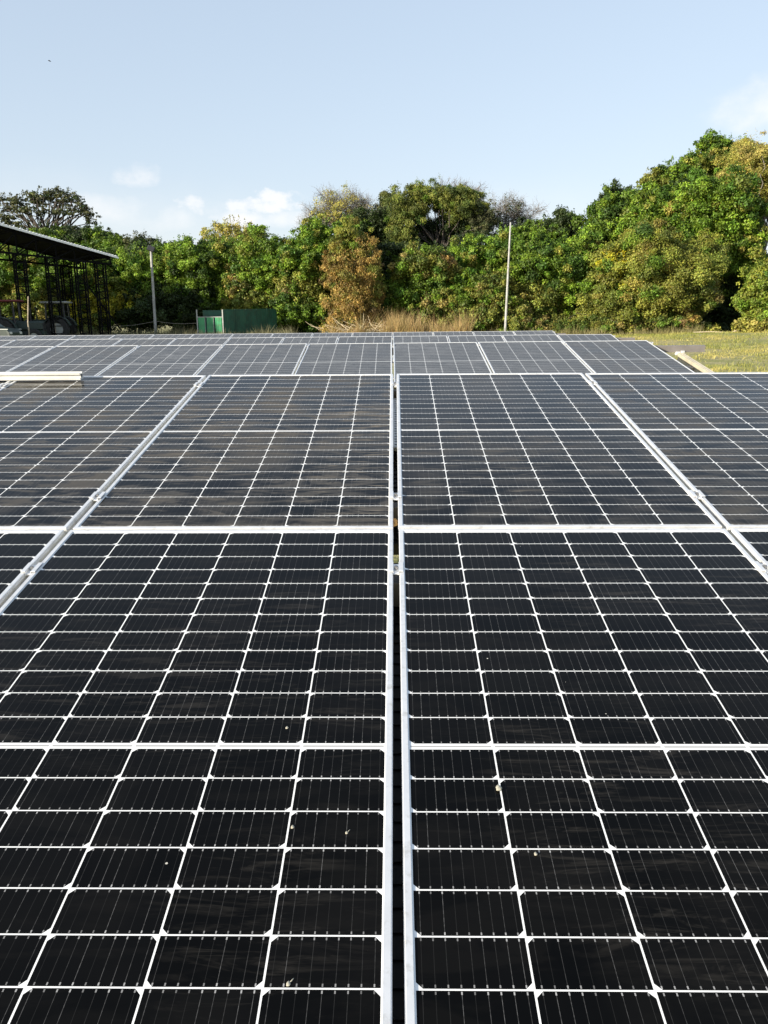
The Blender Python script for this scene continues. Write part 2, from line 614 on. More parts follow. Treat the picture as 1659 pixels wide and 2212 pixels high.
# ------------------------------------------------------------------ ground
def build_ground():
    xs = np.concatenate([np.linspace(-900, -70, 12), np.linspace(-60, 60, 61), np.linspace(70, 900, 12)])
    ys = np.concatenate([np.linspace(-300, -30, 8), np.linspace(-20, 100, 61), np.linspace(120, 2200, 14)])
    X, Y = np.meshgrid(xs, ys)
    Z = ground_z(X, Y)
    v = np.stack([X.ravel(), Y.ravel(), Z.ravel()], 1)
    w = len(xs)
    f = [(j * w + i, j * w + i + 1, (j + 1) * w + i + 1, (j + 1) * w + i) for j in range(len(ys) - 1) for i in range(w - 1)]
    me = bpy.data.meshes.new('ground')
    me.from_pydata(v.tolist(), [], f)
    me.materials.append(M['ground'])
    me.polygons.foreach_set('use_smooth', [True] * len(me.polygons))
    o = bpy.data.objects.new('ground', me)
    COL.objects.link(o)
    tag(o, 'dry olive and straw coloured ground under the panels and trees', 'ground', kind='structure')


build_ground()

# ------------------------------------------------------------------ solar panels
PITCH, LP = 1.058, 2.114


def rotm(tilt, roll, yaw):
    return (Matrix.Rotation(R(yaw), 3, 'Z') @ Matrix.Rotation(R(roll), 3, 'Y') @ Matrix.Rotation(R(tilt), 3, 'X'))


TABLES = [  # top centre (camera at x=y=0, z=2), tilt, roll, yaw
    ((0.0036, 4.5689, -0.2913), (9.742, 0.079, 0.002)),
    ((-0.0183, 10.2422, -0.2665), (9.708, -0.173, 0.216)),
    ((-0.0225, 15.9814, -0.2899), (9.742, -0.161, -0.336)),
    ((-0.0296, 21.8116, -0.2912), (9.742, -0.156, -0.227))]


def table_matrix(i):
    c, a = TABLES[i]
    mm = rotm(*a).to_4x4()
    mm.translation = Vector((c[0], c[1], c[2] + CAM_Z))
    return mm


def make_panel():
    root = empty('solar_panel')
    hx, hy = PW / 2, PL / 2
    mb = MB()
    rings = [(0.0, -0.035), (0.0, -0.0012), (0.0012, 0.0), (0.0118, 0.0), (0.0126, -0.0008), (0.0126, -0.0045)]
    vs = []
    for ins, z in rings:
        vs += [(-hx + ins, -hy + ins, z), (hx - ins, -hy + ins, z), (hx - ins, hy - ins, z), (-hx + ins, hy - ins, z)]
    vs += [(-hx + 0.028, -hy + 0.028, -0.035), (hx - 0.028, -hy + 0.028, -0.035), (hx - 0.028, hy - 0.028, -0.035), (-hx + 0.028, hy - 0.028, -0.035)]
    fs = []
    for l in range(len(rings) - 1):
        for i in range(4):
            j = (i + 1) % 4
            fs.append((l * 4 + i, l * 4 + j, l * 4 + 4 + j, l * 4 + 4 + i))
    b = len(rings) * 4
    for i in range(4):
        j = (i + 1) % 4
        fs.append((j, i, b + i, b + j))
    mb.add(vs, fs)
    # corner screws / extrusion lines along the outer faces
    for sx_ in (-1, 1):
        mb.box((sx_ * (hx + 0.0006), 0, -0.010), (0.0012, PL - 0.01, 0.0025))
        mb.box((sx_ * (hx + 0.0006), 0, -0.024), (0.0012, PL - 0.01, 0.0025))
    for sy_ in (-1, 1):
        mb.box((0, sy_ * (hy + 0.0006), -0.010), (PW - 0.01, 0.0012, 0.0025))
        mb.box((0, sy_ * (hy + 0.0006), -0.024), (PW - 0.01, 0.0012, 0.0025))
    mb.build('frame', M['alu'], root)
    g = MB()
    k = 0.0122
    g.add([(-hx + k, -hy + k, -0.0032), (hx - k, -hy + k, -0.0032), (hx - k, hy - k, -0.0032), (-hx + k, hy - k, -0.0032),
           (-hx + k, -hy + k, -0.0082), (hx - k, -hy + k, -0.0082), (hx - k, hy - k, -0.0082), (-hx + k, hy - k, -0.0082)],
          [(0, 1, 2, 3), (7, 6, 5, 4), (0, 4, 5, 1), (1, 5, 6, 2), (2, 6, 7, 3), (3, 7, 4, 0)])
    g.build('cell_sheet', M['cells'], root)
    return root


ORD = ['first', 'second', 'third', 'fourth', 'fifth', 'sixth', 'seventh', 'eighth', 'ninth', 'tenth']
ROWN = ['nearest row', 'second row', 'third row', 'farthest row']
proto = make_panel()
used = False
# tables: columns left, columns right, tiers
LAYOUT = [(4, 3, (0, 1)), (5, 3, (0,)), (8, 4, (0,)), (10, 4, (0,))]
SPECIAL = {(0, 0, -1): ('brown smeared', (2.0, 0.5)), (0, 0, 1): ('blue black lightly streaked', (0.8, 0.25)),
           (0, 0, -2): ('dusty grey brown', (2.0, 0.25)), (0, 0, 2): ('dusty dark grey', (1.3, 0.2)),
           (0, 1, -1): ('clean black', (0.07, 0.03)), (0, 1, 1): ('black faintly streaked', (0.09, 0.045)),
           (0, 1, -2): ('clean dark', (0.05, 0.02)), (0, 1, 2): ('clean glossy dark', (0.05, 0.02))}
for ti, (nl, nr, tiers) in enumerate(LAYOUT):
    TM = table_matrix(ti)
    for tier in tiers:
        for k in list(range(-nl, 0)) + list(range(1, nr + 1)):
            xc = (k + 0.5) * PITCH if k < 0 else (k - 0.5) * PITCH
            yc = -(PL / 2 + 0.0 + tier * LP)
            jz = random.uniform(-0.0012, 0.0012)
            o = proto if not used else copy_tree(proto)
            used = True
            o.matrix_world = TM @ Matrix.Translation((xc, yc, jz)) @ Matrix.Rotation(R(random.uniform(-.05, .05)), 4, 'Z') @ Matrix.Rotation(R(random.uniform(-.12, .12)), 4, 'X')
            side = 'left' if k < 0 else 'right'
            look, (da, db) = SPECIAL.get((ti, tier, k), (None, (random.uniform(0.35, 0.9) if ti == 0 else random.uniform(1.1, 2.0), random.uniform(0.05, 0.35))))
            tiern = (' upper half' if tier == 0 else ' lower half') if len(tiers) > 1 else ''
            pos = ORD[abs(k) - 1]
            if ti == 0:
                base = f"{look or 'dark'} panel, nearest row{tiern}, {pos} {side} of the central gap"
            else:
                base = f"grey panel in the {ROWN[ti]}, {pos} {side} of the central gap"
            tag(o, base, 'solar panel', 'solar panels mounted in rows')
            for ch in o.children:
                ch.color = (da, db, 0.0 if ti == 0 else random.uniform(0.17, 0.26), 1)  # third value paints the sky's grey reflection onto the far rows

# ------------------------------------------------------------------ mounting racks
CLAMP_V = {0: (0.217, 1.822, 2.385, 3.93), 1: (0.16, 1.83), 2: (0.20, 1.83), 3: (0.20, 1.83)}
RACK_LABEL = ['silver rails and clamps carrying the nearest row of panels',
              'grey purlin and bare cream rail sticking out right of the second row',
              'grey purlin end and supports carrying the third row of panels',
              'supports and clamps carrying the farthest row of panels']


def clamp_mesh():
    mb = MB()
    L_ = 0.06
    mb.box((0, 0, -0.006), (0.0185, L_, 0.004))                       # channel floor between the frames
    for s in (-1, 1):
        mb.box((s * 0.0085, 0, 0.0), (0.0018, L_ - 0.002, 0.008))     # channel walls
        mb.box((s * 0.0145, 0, 0.0032), (0.0135, L_ - 0.001, 0.0028), bev=0.0008)   # wing over the frame
    return mb.mesh('clamp', M['alu'])


def bolt_mesh():
    mb = MB()
    mb.tube([(0, 0, -0.004), (0, 0, 0.004)], 0.0062, 8)
    mb.tube([(0, 0, 0.004), (0, 0, 0.0065)], 0.0038, 6)
    return mb.mesh('bolt', M['bolt'])


CL_ME, BO_ME = clamp_mesh(), bolt_mesh()
for ti, (nl, nr, tiers) in enumerate(LAYOUT):
    TM = table_matrix(ti)
    nt_ = len(tiers)
    rack = empty('mounting_rack')
    rack.matrix_world = TM
    tag(rack, RACK_LABEL[ti], 'mounting rack', 'racks under the panels')
    xl = -nl * PITCH - 0.12
    xr = {0: nr * PITCH + 0.25, 1: 3.834, 2: 6.219 - 0.85 if False else nr * PITCH + 0.40, 3: nr * PITCH + 0.3}[ti]
    length = nt_ * LP
    for v in CLAMP_V[ti]:
        # C purlin, open side facing the camera side, under the frames
        h, w, t_ = 0.078, 0.045, 0.003
        mb = MB()
        top = -0.0365
        mb.box(((xl + xr) / 2, -v - w / 2, top - h / 2), (xr - xl, t_, h))            # web (front face)
        mb.box(((xl + xr) / 2, -v, top - t_ / 2), (xr - xl - .002, w - t_, t_))
        mb.box(((xl + xr) / 2, -v, top - h + t_ / 2), (xr - xl - .002, w - t_, t_))
        mb.box(((xl + xr) / 2, -v + w / 2, top - h + 0.009), (xr - xl - .004, t_, 0.014))
        mb.build('purlin', M['galv'], rack)
        for k in range(-nl, nr + 1):
            xg = k * PITCH
            if k == -nl:
                xg += 0.010
            c = bpy.data.objects.new('clamp', CL_ME)
            COL.objects.link(c)
            c.parent = rack
            c.location = (xg, -v, 0.0012)
            b = bpy.data.objects.new('bolt', BO_ME)
            COL.objects.link(b)
            b.parent = c
    # rafters: grooved cream aluminium, running down the slope under the purlins
    rx_list = [-2.5, 2.6] if ti == 0 else [-3.4, 0.9, 3.535] if ti == 1 else [-5.2, 0.9, nr * PITCH + 0.28]
    for xr_ in rx_list:
        mb = MB()
        ztop = -0.1165
        v0, v1 = CLAMP_V[ti][0] + 0.03, length - 0.15
        prof = [(-0.032, -0.11), (0.032, -0.11), (0.032, -0.075), (0.026, -0.072), (0.026, -0.045), (0.032, -0.042), (0.032, 0.0),
                (0.022, 0.0), (0.019, -0.006), (0.012, -0.006), (0.009, 0.0), (-0.009, 0.0), (-0.012, -0.006), (-0.019, -0.006), (-0.022, 0.0),
                (-0.032, 0.0), (-0.032, -0.042), (-0.026, -0.045), (-0.026, -0.072), (-0.032, -0.075)]
        mb.prism(prof, (1, 0, 0), (0, 0, 1), (xr_, -v0, ztop), (0, -1, 0), v1 - v0)
        mb.build('rail', M['cream_rail'], rack)
        # bracket that ties the rail to the purlin
        br = MB()
        br.box((xr_ - 0.03, -v0 + 0.012, -0.128), (0.055, 0.05, 0.045), bev=0.006)
        br.box((xr_ + 0.028, -v0 + 0.0, -0.120), (0.045, 0.03, 0.05), bev=0.004)
        br.tube([(xr_ - 0.045, -v0 - 0.025, -0.128), (xr_ - 0.045, -v0 - 0.004, -0.128)], 0.012, 8)
        br.build('bracket', M['alu'], rack)
        # post down to the ground
        vp = v0 + 0.55
        p = TM @ Vector((xr_, -vp, ztop - 0.112))
        gz = float(ground_z(p.x, p.y))
        po = MB()
        inv = TM.inverted()
        pa, pb = inv @ Vector((p.x - 0.11, p.y, gz - 0.3)), inv @ Vector((p.x - 0.11, p.y, p.z + 0.05))
        po.bar(pa, pb, 0.10, 0.08)
        po.box(inv @ Vector((p.x - 0.05, p.y, p.z + 0.03)), (0.13, 0.10, 0.06), bev=0.004)
        po.build('post', M['galv'], rack)
    if ti == 0:
        # black ribbed trunking added under the central gap to keep it dark
        for va, vb in ((0.24, 1.95), (2.10, 4.18)):
            tr_ = MB()
            tr_.box((0.0, -(va + vb) / 2, -0.150), (0.26, vb - va, 0.05), bev=.006)
            for q in range(int((vb - va) / .05)):
                tr_.box((0.0, -va - .03 - q * .05, -0.1235), (0.10, .022, .006))
            tr_.build('gap_shade_trunking', M['black'], rack)
        # perforated strut seen through the central gap
        st = MB()
        st.box((0.0, -0.73, -0.062), (0.034, 0.80, 0.022), bev=0.003)
        st.build('strut', M['alu'], rack)
        pf = MB()
        for q in range(20):
            pf.tube([(0.002, -0.36 - q * 0.039, -0.0512), (0.002, -0.36 - q * 0.039, -0.0502)], 0.0055, 8)
        pf.build('slot_row', M['black'], rack)

# ------------------------------------------------------------------ small things lying on the nearest row
T0 = table_matrix(0)


def on_table(x, v, z=0.0):
    return T0 @ Vector((x, -v, z))


# loose rail lying across the top edge, at the left
beam = MB()
hb = 0.037
prof = [(-0.024, 0.0), (0.024, 0.0), (0.024, 0.010), (0.010, 0.012), (0.010, 0.024), (0.024, 0.028), (0.024, hb), (0.013, hb), (0.010, hb - 0.006),
        (-0.010, hb - 0.006), (-0.013, hb), (-0.024, hb), (-0.024, 0.028), (-0.014, 0.025), (-0.014, 0.013), (-0.024, 0.009)]
Q = T0.to_3x3()
rail_root = empty('loose_rail', on_table(-1.735, 0.09, 0.003))
rail_root.rotation_euler = Q.to_euler()
beam.prism(prof, (0, 1, 0), (0, 0, 1), (0, 0, 0), (-1, -0.006, 0), 2.1)
beam.build('profile', M['alu_beam'], rail_root)
endp = MB()
endp.box((0.0012, 0.0, 0.021), (0.002, 0.014, 0.012))
endp.build('end_shade_patch', M['black'], rail_root)  # black patch painted for the shade inside the hollow end
tag(rail_root, 'loose cream aluminium rail lying across the top edge of the nearest row', 'rail')


def pebble(name, label, x, v, r_, mat, flat=0.5, tail=False):
    mb = MB()
    n, rings = 8, 5
    vs = []
    for i in range(rings + 1):
        a = math.pi * i / rings
        for k in range(n):
            b = 2 * math.pi * k / n
            q = 1 + 0.18 * math.sin(3 * b + i)
            vs.append((r_ * q * math.sin(a) * math.cos(b) * 0.9, r_ * q * math.sin(a) * math.sin(b) * 1.15, r_ * flat * (1 - math.cos(a))))
    fs = []
    for i in range(rings):
        for k in range(n):
            l = (k + 1) % n
            fs.append((i * n + k, i * n + l, i * n + n + l, i * n + n + k))
    mb.add(vs, fs)
    if tail:
        mb.tube([(r_ * .6, r_ * .6, r_ * flat), (r_ * 1.5, r_ * 1.9, r_ * flat), (r_ * 1.9, r_ * 2.6, r_ * .3)], [r_ * .3, r_ * .22, r_ * .1], 5)
    o = mb.build(name, mat, None, True)
    o.location = on_table(x, v, -0.003)
    o.rotation_euler = Q.to_euler()
    tag(o, label, 'seed pod' if name == 'seed_pod' else 'leaf', None)
    return o


def pix_on_table(px, py):
    """where a view direction meets the nearest row"""
    d = CAM_ROT @ np.array([(px - CXP) / FPX, 1.0, -(py - CYP) / FPX])
    inv = T0.inverted()
    o_ = inv @ Vector((0, 0, CAM_Z))
    d_ = inv.to_3x3() @ Vector(d)
    t_ = (-0.003 - o_.z) / d_.z
    p = o_ + d_ * t_
    return p.x, -p.y


for nm, lb, px, py, r_, fl, tl in [
        ('seed_pod', 'round pale pod at a cell corner in the lower right panel', 1077, 1705, 0.0068, 0.5, False),
        ('seed_pod', 'small yellowish pod on a white cell line left of the gap', 632, 1788, 0.0036, 0.5, False),
        ('seed_pod', 'tiny pale pod with a curled stalk near the bottom edge', 623, 2127, 0.0036, 0.5, True),
        ('seed_pod', 'pale oval pod pair in a cell left of the gap', 749, 1800, 0.0030, 0.5, True),
        ('seed_pod', 'little straw coloured pod above the lower mid line', 620, 1573, 0.0036, 0.4, False),
        ('seed_pod', 'grey round pod beside a busbar right of the gap', 1157, 1846, 0.0034, 0.5, False)]:
    x_, v_ = pix_on_table(px, py)
    pebble(nm, lb, x_, v_, r_, M['pod'], fl, tl)
# leaf shape added for sunlit ground showing in the gap where the two halves meet
lf = MB()
lf.add([(-0.009, -0.03, 0), (0.0085, -0.02, 0.004), (0.009, 0.02, 0.002), (-0.008, 0.03, 0.005), (0, 0, 0.008), (0, 0.04, 0.002)],
       [(0, 1, 4), (1, 2, 4), (2, 5, 4), (5, 3, 4), (3, 0, 4)])
lo = lf.build('ground_glimpse_leaf', M['ground_glimpse_leaf'])
lo.location = on_table(-0.001, 2.02, -0.022)
lo.rotation_euler = Q.to_euler()
tag(lo, 'orange leaf shape standing for sunlit ground in the central gap between panels', 'leaf')

# ------------------------------------------------------------------ foliage engine
def lin(c):
    return np.array(c, float)


PAL = {
    'bright': [((0.092, 0.165, 0.016), 3), ((0.130, 0.205, 0.020), 3), ((0.046, 0.098, 0.012), 2)],
    'mid': [((0.075, 0.135, 0.014), 3), ((0.11, 0.175, 0.018), 2), ((0.04, 0.08, 0.014), 2)],
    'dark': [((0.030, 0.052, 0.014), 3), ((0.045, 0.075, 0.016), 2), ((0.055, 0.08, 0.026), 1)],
    'grey': [((0.065, 0.075, 0.035), 3), ((0.085, 0.095, 0.04), 2), ((0.04, 0.05, 0.025), 2)],
    'feather': [((0.13, 0.16, 0.034), 3), ((0.165, 0.185, 0.04), 2), ((0.08, 0.115, 0.026), 2)],
    'olive': [((0.145, 0.170, 0.030), 3), ((0.180, 0.195, 0.034), 3), ((0.10, 0.130, 0.024), 2), ((0.20, 0.185, 0.04), 1)],
    'yellow': [((0.40, 0.36, 0.02), 3), ((0.27, 0.26, 0.024), 4), ((0.20, 0.20, 0.022), 2)],
    'pale': [((0.26, 0.25, 0.055), 3), ((0.21, 0.215, 0.045), 2), ((0.30, 0.265, 0.08), 2)],
    'brown': [((0.36, 0.24, 0.065), 3), ((0.42, 0.29, 0.085), 3), ((0.25, 0.225, 0.05), 3), ((0.21, 0.15, 0.06), 1)],
    'mixed': [((0.130, 0.150, 0.030), 3), ((0.19, 0.165, 0.05), 1), ((0.075, 0.115, 0.020), 3), ((0.16, 0.17, 0.034), 2)],
    'lime': [((0.14, 0.18, 0.026), 3), ((0.175, 0.20, 0.03), 2), ((0.10, 0.145, 0.02), 2)],
}


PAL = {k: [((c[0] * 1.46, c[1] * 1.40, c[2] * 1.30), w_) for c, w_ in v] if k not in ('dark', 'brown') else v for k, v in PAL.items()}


def unit(v):
    return v / np.maximum(np.linalg.norm(v, axis=1, keepdims=True), 1e-9)


class Leaves:
    def __init__(self):
        self.c, self.n, self.s, self.col, self.dr = [], [], [], [], []

    def add(self, c, n, s, col, dr=None):
        self.c.append(c)
        self.n.append(n)
        self.s.append(s)
        self.col.append(col)
        self.dr.append(np.zeros_like(c) if dr is None else dr)

    def build(self, name, parent, aspect=0.55):
        c = np.concatenate(self.c)
        n = unit(np.concatenate(self.n))
        s = np.concatenate(self.s)[:, None]
        col = np.concatenate(self.col)
        dr = np.concatenate(self.dr)
        N = len(c)
        t = rng.normal(size=(N, 3)) + dr * 3.0
        t = unit(t - n * np.sum(t * n, 1, keepdims=True))
        b = np.cross(n, t)
        fold = n * s * 0.14
        v = np.empty((N, 4, 3))
        v[:, 0] = c - t * s * 0.5
        v[:, 1] = c + b * s * 0.5 * aspect + fold
        v[:, 2] = c + t * s * 0.5
        v[:, 3] = c - b * s * 0.5 * aspect + fold
        me = bpy.data.meshes.new(name)
        me.vertices.add(N * 4)
        me.vertices.foreach_set('co', v.reshape(-1))
        me.loops.add(N * 6)
        idx = (np.arange(N)[:, None] * 4 + np.array([0, 1, 2, 0, 2, 3])[None]).reshape(-1)
        me.loops.foreach_set('vertex_index', idx.astype(np.int32))
        me.polygons.add(N * 2)
        me.polygons.foreach_set('loop_start', (np.arange(N * 2) * 3).astype(np.int32))
        me.polygons.foreach_set('loop_total', np.full(N * 2, 3, np.int32))
        me.update(calc_edges=True)
        a = me.attributes.new('leaf_colour', 'FLOAT_COLOR', 'POINT')
        rgba = np.ones((N, 4, 4), np.float32)
        rgba[:, :, :3] = col[:, None, :]
        a.data.foreach_set('color', rgba.reshape(-1))
        me.materials.append(M['leaf'])
        o = bpy.data.objects.new(name, me)
        COL.objects.link(o)
        o.parent = parent
        return o


def pick(pal, n):
    p = PAL[pal]
    w = np.array([q[1] for q in p], float)
    cc = np.array([q[0] for q in p])
    return cc[rng.choice(len(p), n, p=w / w.sum())]


LEAFCOUNT = 0


def blob_leaves(L, ctr, rad, pal, size=0.23, cover=1.5, sub=None, flat=1.0, droop=0.0, shoots=3, rc_f=0.30, fill=0.25):
    """one crown mass: small leaf clumps over an ellipsoid, plus a sparse fill inside; returns the clump centres"""
    global LEAFCOUNT
    rx, ry, rz = rad
    rm = (rx * ry * rz) ** (1 / 3)
    rc = max(0.28, rc_f * rm * 0.70)
    area = 4 * math.pi * ((rx * ry) ** 1.6 / 3 + (rx * rz) ** 1.6 / 3 + (ry * rz) ** 1.6 / 3) ** (1 / 1.6)
    K = sub or int(max(10, area / (rc * rc) * 0.42))
    d = unit(rng.normal(size=(K, 3)))
    rr = rng.uniform(0.45, 1.18, size=(K, 1))
    far_ = rng.uniform(size=(K, 1)) < 0.10
    rr = np.where(far_, rr * 1.22, rr)
    cc = ctr + d * rr * np.array([rx, ry, rz])
    crad = rc * rng.uniform(0.45, 1.45, size=K)
    ccol = pick(pal, K) * rng.uniform(0.58, 1.34, size=(K, 1))
    other = {'bright': 'olive', 'mid': 'bright', 'olive': 'mid', 'mixed': 'bright', 'brown': 'olive', 'lime': 'bright', 'pale': 'olive', 'dark': 'mid', 'feather': 'mid', 'grey': 'dark', 'yellow': 'olive'}[pal]
    sw = rng.uniform(size=K) < 0.15
    ccol[sw] = pick(other, int(sw.sum())) * rng.uniform(0.8, 1.15, size=(int(sw.sum()), 1))
    leafA = size * size * 0.30
    n_per = np.maximum(8, (cover * 4 * math.pi * crad ** 2 * 0.5 / leafA)).astype(int)
    n_per = np.minimum(n_per, 1300)
    idx = np.repeat(np.arange(K), n_per)
    N = len(idx)
    LEAFCOUNT += N
    u = unit(rng.normal(size=(N, 3)) + d[idx] * 0.7 + np.array([0, 0, 0.25]))
    r_ = rng.uniform(0.15, 1.0, size=(N, 1)) ** 0.5 * (0.8 + 0.35 * np.abs(rng.normal(size=(N, 1))))
    pos = cc[idx] + u * r_ * crad[idx][:, None] * np.array([1, 1, 0.8 * flat])
    nrm = u + rng.normal(size=(N, 3)) * 0.8 + np.array([0, 0, 0.25])
    col = ccol[idx] * rng.uniform(0.6, 1.4, size=(N, 1)) * (1 + rng.normal(size=(N, 3)) * 0.06)
    dr = np.tile(np.array([0, 0, -droop]), (N, 1))
    L.add(pos, nrm, size * rng.uniform(0.6, 1.45, size=N), np.clip(col, 0.004, 0.6), dr)
    F = int(N * fill)
    if F:
        d2 = unit(rng.normal(size=(F, 3))) * rng.uniform(0, 0.85, size=(F, 1)) ** 0.5
        L.add(ctr + d2 * np.array([rx, ry, rz]), rng.normal(size=(F, 3)), size * rng.uniform(0.8, 1.7, size=F), pick(pal, F) * rng.uniform(0.6, 1.0, (F, 1)))
    # leafy shoots standing out of the top
    for _ in range(shoots):
        a = rng.uniform(0, 2 * math.pi)
        q = rng.uniform(0.0, 0.85)
        base = ctr + np.array([rx * q * math.cos(a), ry * q * math.sin(a), rz * math.sqrt(1 - q * q) * 0.9])
        Ls = rng.uniform(0.5, 1.3) * min(1.4, 0.32 * rm + 0.3)
        up = unit(np.array([[math.cos(a) * q * 0.5 + rng.normal() * .15, math.sin(a) * q * .5, 1.0]]))[0]
        n = 34
        tt = rng.uniform(0, 1, n)
        w = (1 - tt * 0.8)[:, None] * 0.22
        L.add(base + up * (tt * Ls)[:, None] + rng.normal(size=(n, 3)) * w, rng.normal(size=(n, 3)) + np.array([0, -.3, .5]), size * rng.uniform(.5, 1.1, n),
              pick(pal, n) * rng.uniform(.7, 1.2, (n, 1)))
    return cc


def curve_pts(a, b, sag, n=5, wob=0.08):
    a, b = Vector(a), Vector(b)
    pts = []
    Ld = (b - a).length
    for i in range(n + 1):
        t = i / n
        p = a.lerp(b, t)
        p.z += sag * math.sin(math.pi * t)
        if 0 < i < n:
            p += Vector((rng.normal(), rng.normal(), rng.normal())) * wob * Ld * 0.3
        pts.append(p)
    return pts


def branch_set(mb, base, fork, targets, r0, n_side=6):
    """tapered trunk to a fork and limbs from the fork to the given points"""
    base, fork = Vector(base), Vector(fork)
    mb.tube(curve_pts(base, fork, 0, 5, 0.05), [r0 * (1.35 if i == 0 else 1 - 0.07 * i) for i in range(6)], 8)
    for t in targets:
        t = Vector(t)
        r1 = r0 * random.uniform(0.16, 0.32)
        mb.tube(curve_pts(fork - Vector((0, 0, random.uniform(0, 0.25) * (fork - base).length)), t, (t - fork).length * 0.10, 5, 0.12),
                [r1 * (1 - 0.15 * i) + 0.01 for i in range(6)], n_side)


def twig_spray(mb, start, direction, length, rad, depth):
    """recursive bare twigs"""
    d = Vector(direction).normalized()
    n = 3
    pts = [Vector(start)]
    for i in range(n):
        d = (d + Vector((rng.normal(), rng.normal(), rng.normal() * .7 + .10)) * 0.24).normalized()
        pts.append(pts[-1] + d * (length / n))
    mb.tube(pts, [rad * (1 - 0.22 * i) for i in range(n + 1)], 4 if depth > 1 else 3, False)
    if depth <= 0:
        return
    for p in pts[1:]:
        for _ in range(2):
            nd = (d + Vector((rng.normal(), rng.normal(), rng.normal())) * 0.75).normalized()
            twig_spray(mb, p, nd, length * 0.66, rad * 0.55, depth - 1)


def plant(name, label, cat, group, base_px, Y, blobs, trunk_r=0.22, limbs=10, trunk_mat='bark', crown_name='crown', trunk_name='trunk', trunk_dy=0.0, size=0.23, cover=1.5, aspect=0.55, fork_t=0.35, twigs=None):
    """blobs: (px, py, rx_px, ry_px, dY, palette, opts) measured on the picture, turned into metres at depth Y"""
    bx = at(base_px, 700, Y).x
    gz = float(ground_z(bx, Y))
    root = empty(name, (bx, Y, gz))
    off = np.array([bx, Y, gz])
    L = Leaves()
    allc = []
    for bl in blobs:
        px, py, rxp, rzp, dY, pal = bl[:6]
        opt = bl[6] if len(bl) > 6 else {}
        Yb = Y + dY
        sc = Yb / FPX
        c = np.array(at(px, py, Yb)) - off
        rx, rz = rxp * sc, rzp * sc
        ry = opt.get('depth', min(rx, rz * 1.3))
        o = dict(size=size, cover=cover)
        o.update({k: v for k, v in opt.items() if k != 'depth'})
        o['size'] = o['size'] * 0.80
        allc.append(blob_leaves(L, c, (rx, ry, rz), pal, **o))
    if L.c:
        L.build(crown_name, root, aspect)
    mb = MB()
    top = np.concatenate(allc) if allc else None
    if top is not None:
        mean = top.mean(0)
        fork = Vector((mean[0] * 0.5, mean[1] * 0.5, max(0.6, mean[2] * fork_t * 1.6)))
        k = rng.choice(len(top), min(limbs, len(top)), replace=False)
        branch_set(mb, (0, 0, -0.2), fork, [Vector(top[i]) for i in k], trunk_r)
    if twigs:
        for (px, py, n, length, depth, rad) in twigs:
            p = Vector(np.array(at(px, py, Y)) - off)
            if top is None:
                branch_set(mb, (0, 0, -0.2), p, [], trunk_r)
            for i in range(n):
                a = math.pi * (0.08 + 0.84 * (i + 0.5) / n)
                twig_spray(mb, p, (math.cos(a), rng.normal() * 0.45, math.sin(a) * 1.0), length * random.uniform(.75, 1.1), rad, depth)
    mb.v = [(v_[0], v_[1] + trunk_dy, v_[2]) for v_ in mb.v]
    mb.build(trunk_name, M[trunk_mat], root, True)
    tag(root, label, cat, group)
    return root


TG = 'trees along the far edge'
SG = 'shrubs along the far edge'
# ---- back row of trees
FL = dict(cover=.50, fill=.03, rc_f=.55, flat=.42)
plant('rain_tree', 'wide flat topped dark tree with open spreading limbs behind the shed roof', 'tree', TG, 110, 96,
      [(12, 436, 34, 8, 0, 'grey', FL), (52, 430, 34, 8, 1, 'grey', FL), (30, 452, 40, 8, 0, 'grey', FL), (92, 424, 30, 8, 0, 'grey', FL), (124, 418, 32, 7, 0, 'grey', FL), (150, 430, 28, 8, 0, 'grey', FL),
       (172, 448, 24, 8, 0, 'grey', FL), (188, 464, 18, 7, 0, 'grey', FL), (110, 440, 46, 7, 1, 'grey', FL), (70, 458, 40, 7, -1, 'grey', FL), (8, 470, 34, 8, 0, 'grey', FL), (140, 458, 34, 6, -1, 'grey', FL),
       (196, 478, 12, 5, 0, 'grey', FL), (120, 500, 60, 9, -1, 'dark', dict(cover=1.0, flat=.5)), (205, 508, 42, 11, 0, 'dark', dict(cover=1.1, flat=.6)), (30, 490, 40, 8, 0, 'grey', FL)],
      0.42, 70, size=0.30, fork_t=0.5)
plant('broadleaf_tree', 'dark green tree crown just above the shed roof', 'tree', TG, 150, 88,
      [(175, 520, 60, 22, 0, 'dark'), (90, 530, 70, 26, 0, 'mid'), (220, 535, 50, 24, -1, 'mid'), (20, 560, 60, 40, 0, 'dark')], 0.3, 10)
plant('broadleaf_tree', 'sparse pale yellow green tree with rounded top under the small cloud', 'tree', TG, 505, 84,
      [(500, 518, 58, 30, 0, 'pale', dict(cover=.75, fill=.1, shoots=8)), (545, 528, 30, 22, 0, 'pale', dict(cover=.7))], 0.22, 12, 'grey_bark')
plant('broadleaf_tree', 'dull green upright tree beside the lamp pole top', 'tree', TG, 300, 80,
      [(300, 545, 40, 28, 0, 'grey', dict(shoots=10)), (345, 552, 34, 22, 0, 'mid', dict(shoots=8)), (255, 552, 36, 26, 0, 'mid', dict(shoots=5)), (395, 552, 45, 22, 0, 'mid', dict(shoots=10))], 0.2, 8)
plant('bare_tree', 'grey leafless twiggy tree left of the tallest middle crown', 'tree', TG, 740, 84,
      [(742, 455, 54, 36, 0, 'pale', dict(cover=.26, fill=.12, size=.16)), (695, 478, 26, 20, 0, 'grey', dict(cover=.12, fill=.1, size=.16))], 0.2, 14, 'grey_bark', size=.17,
      twigs=[(738, 484, 9, 2.4, 3, .058), (692, 497, 7, 1.7, 3, .05), (778, 482, 7, 1.5, 3, .06)])
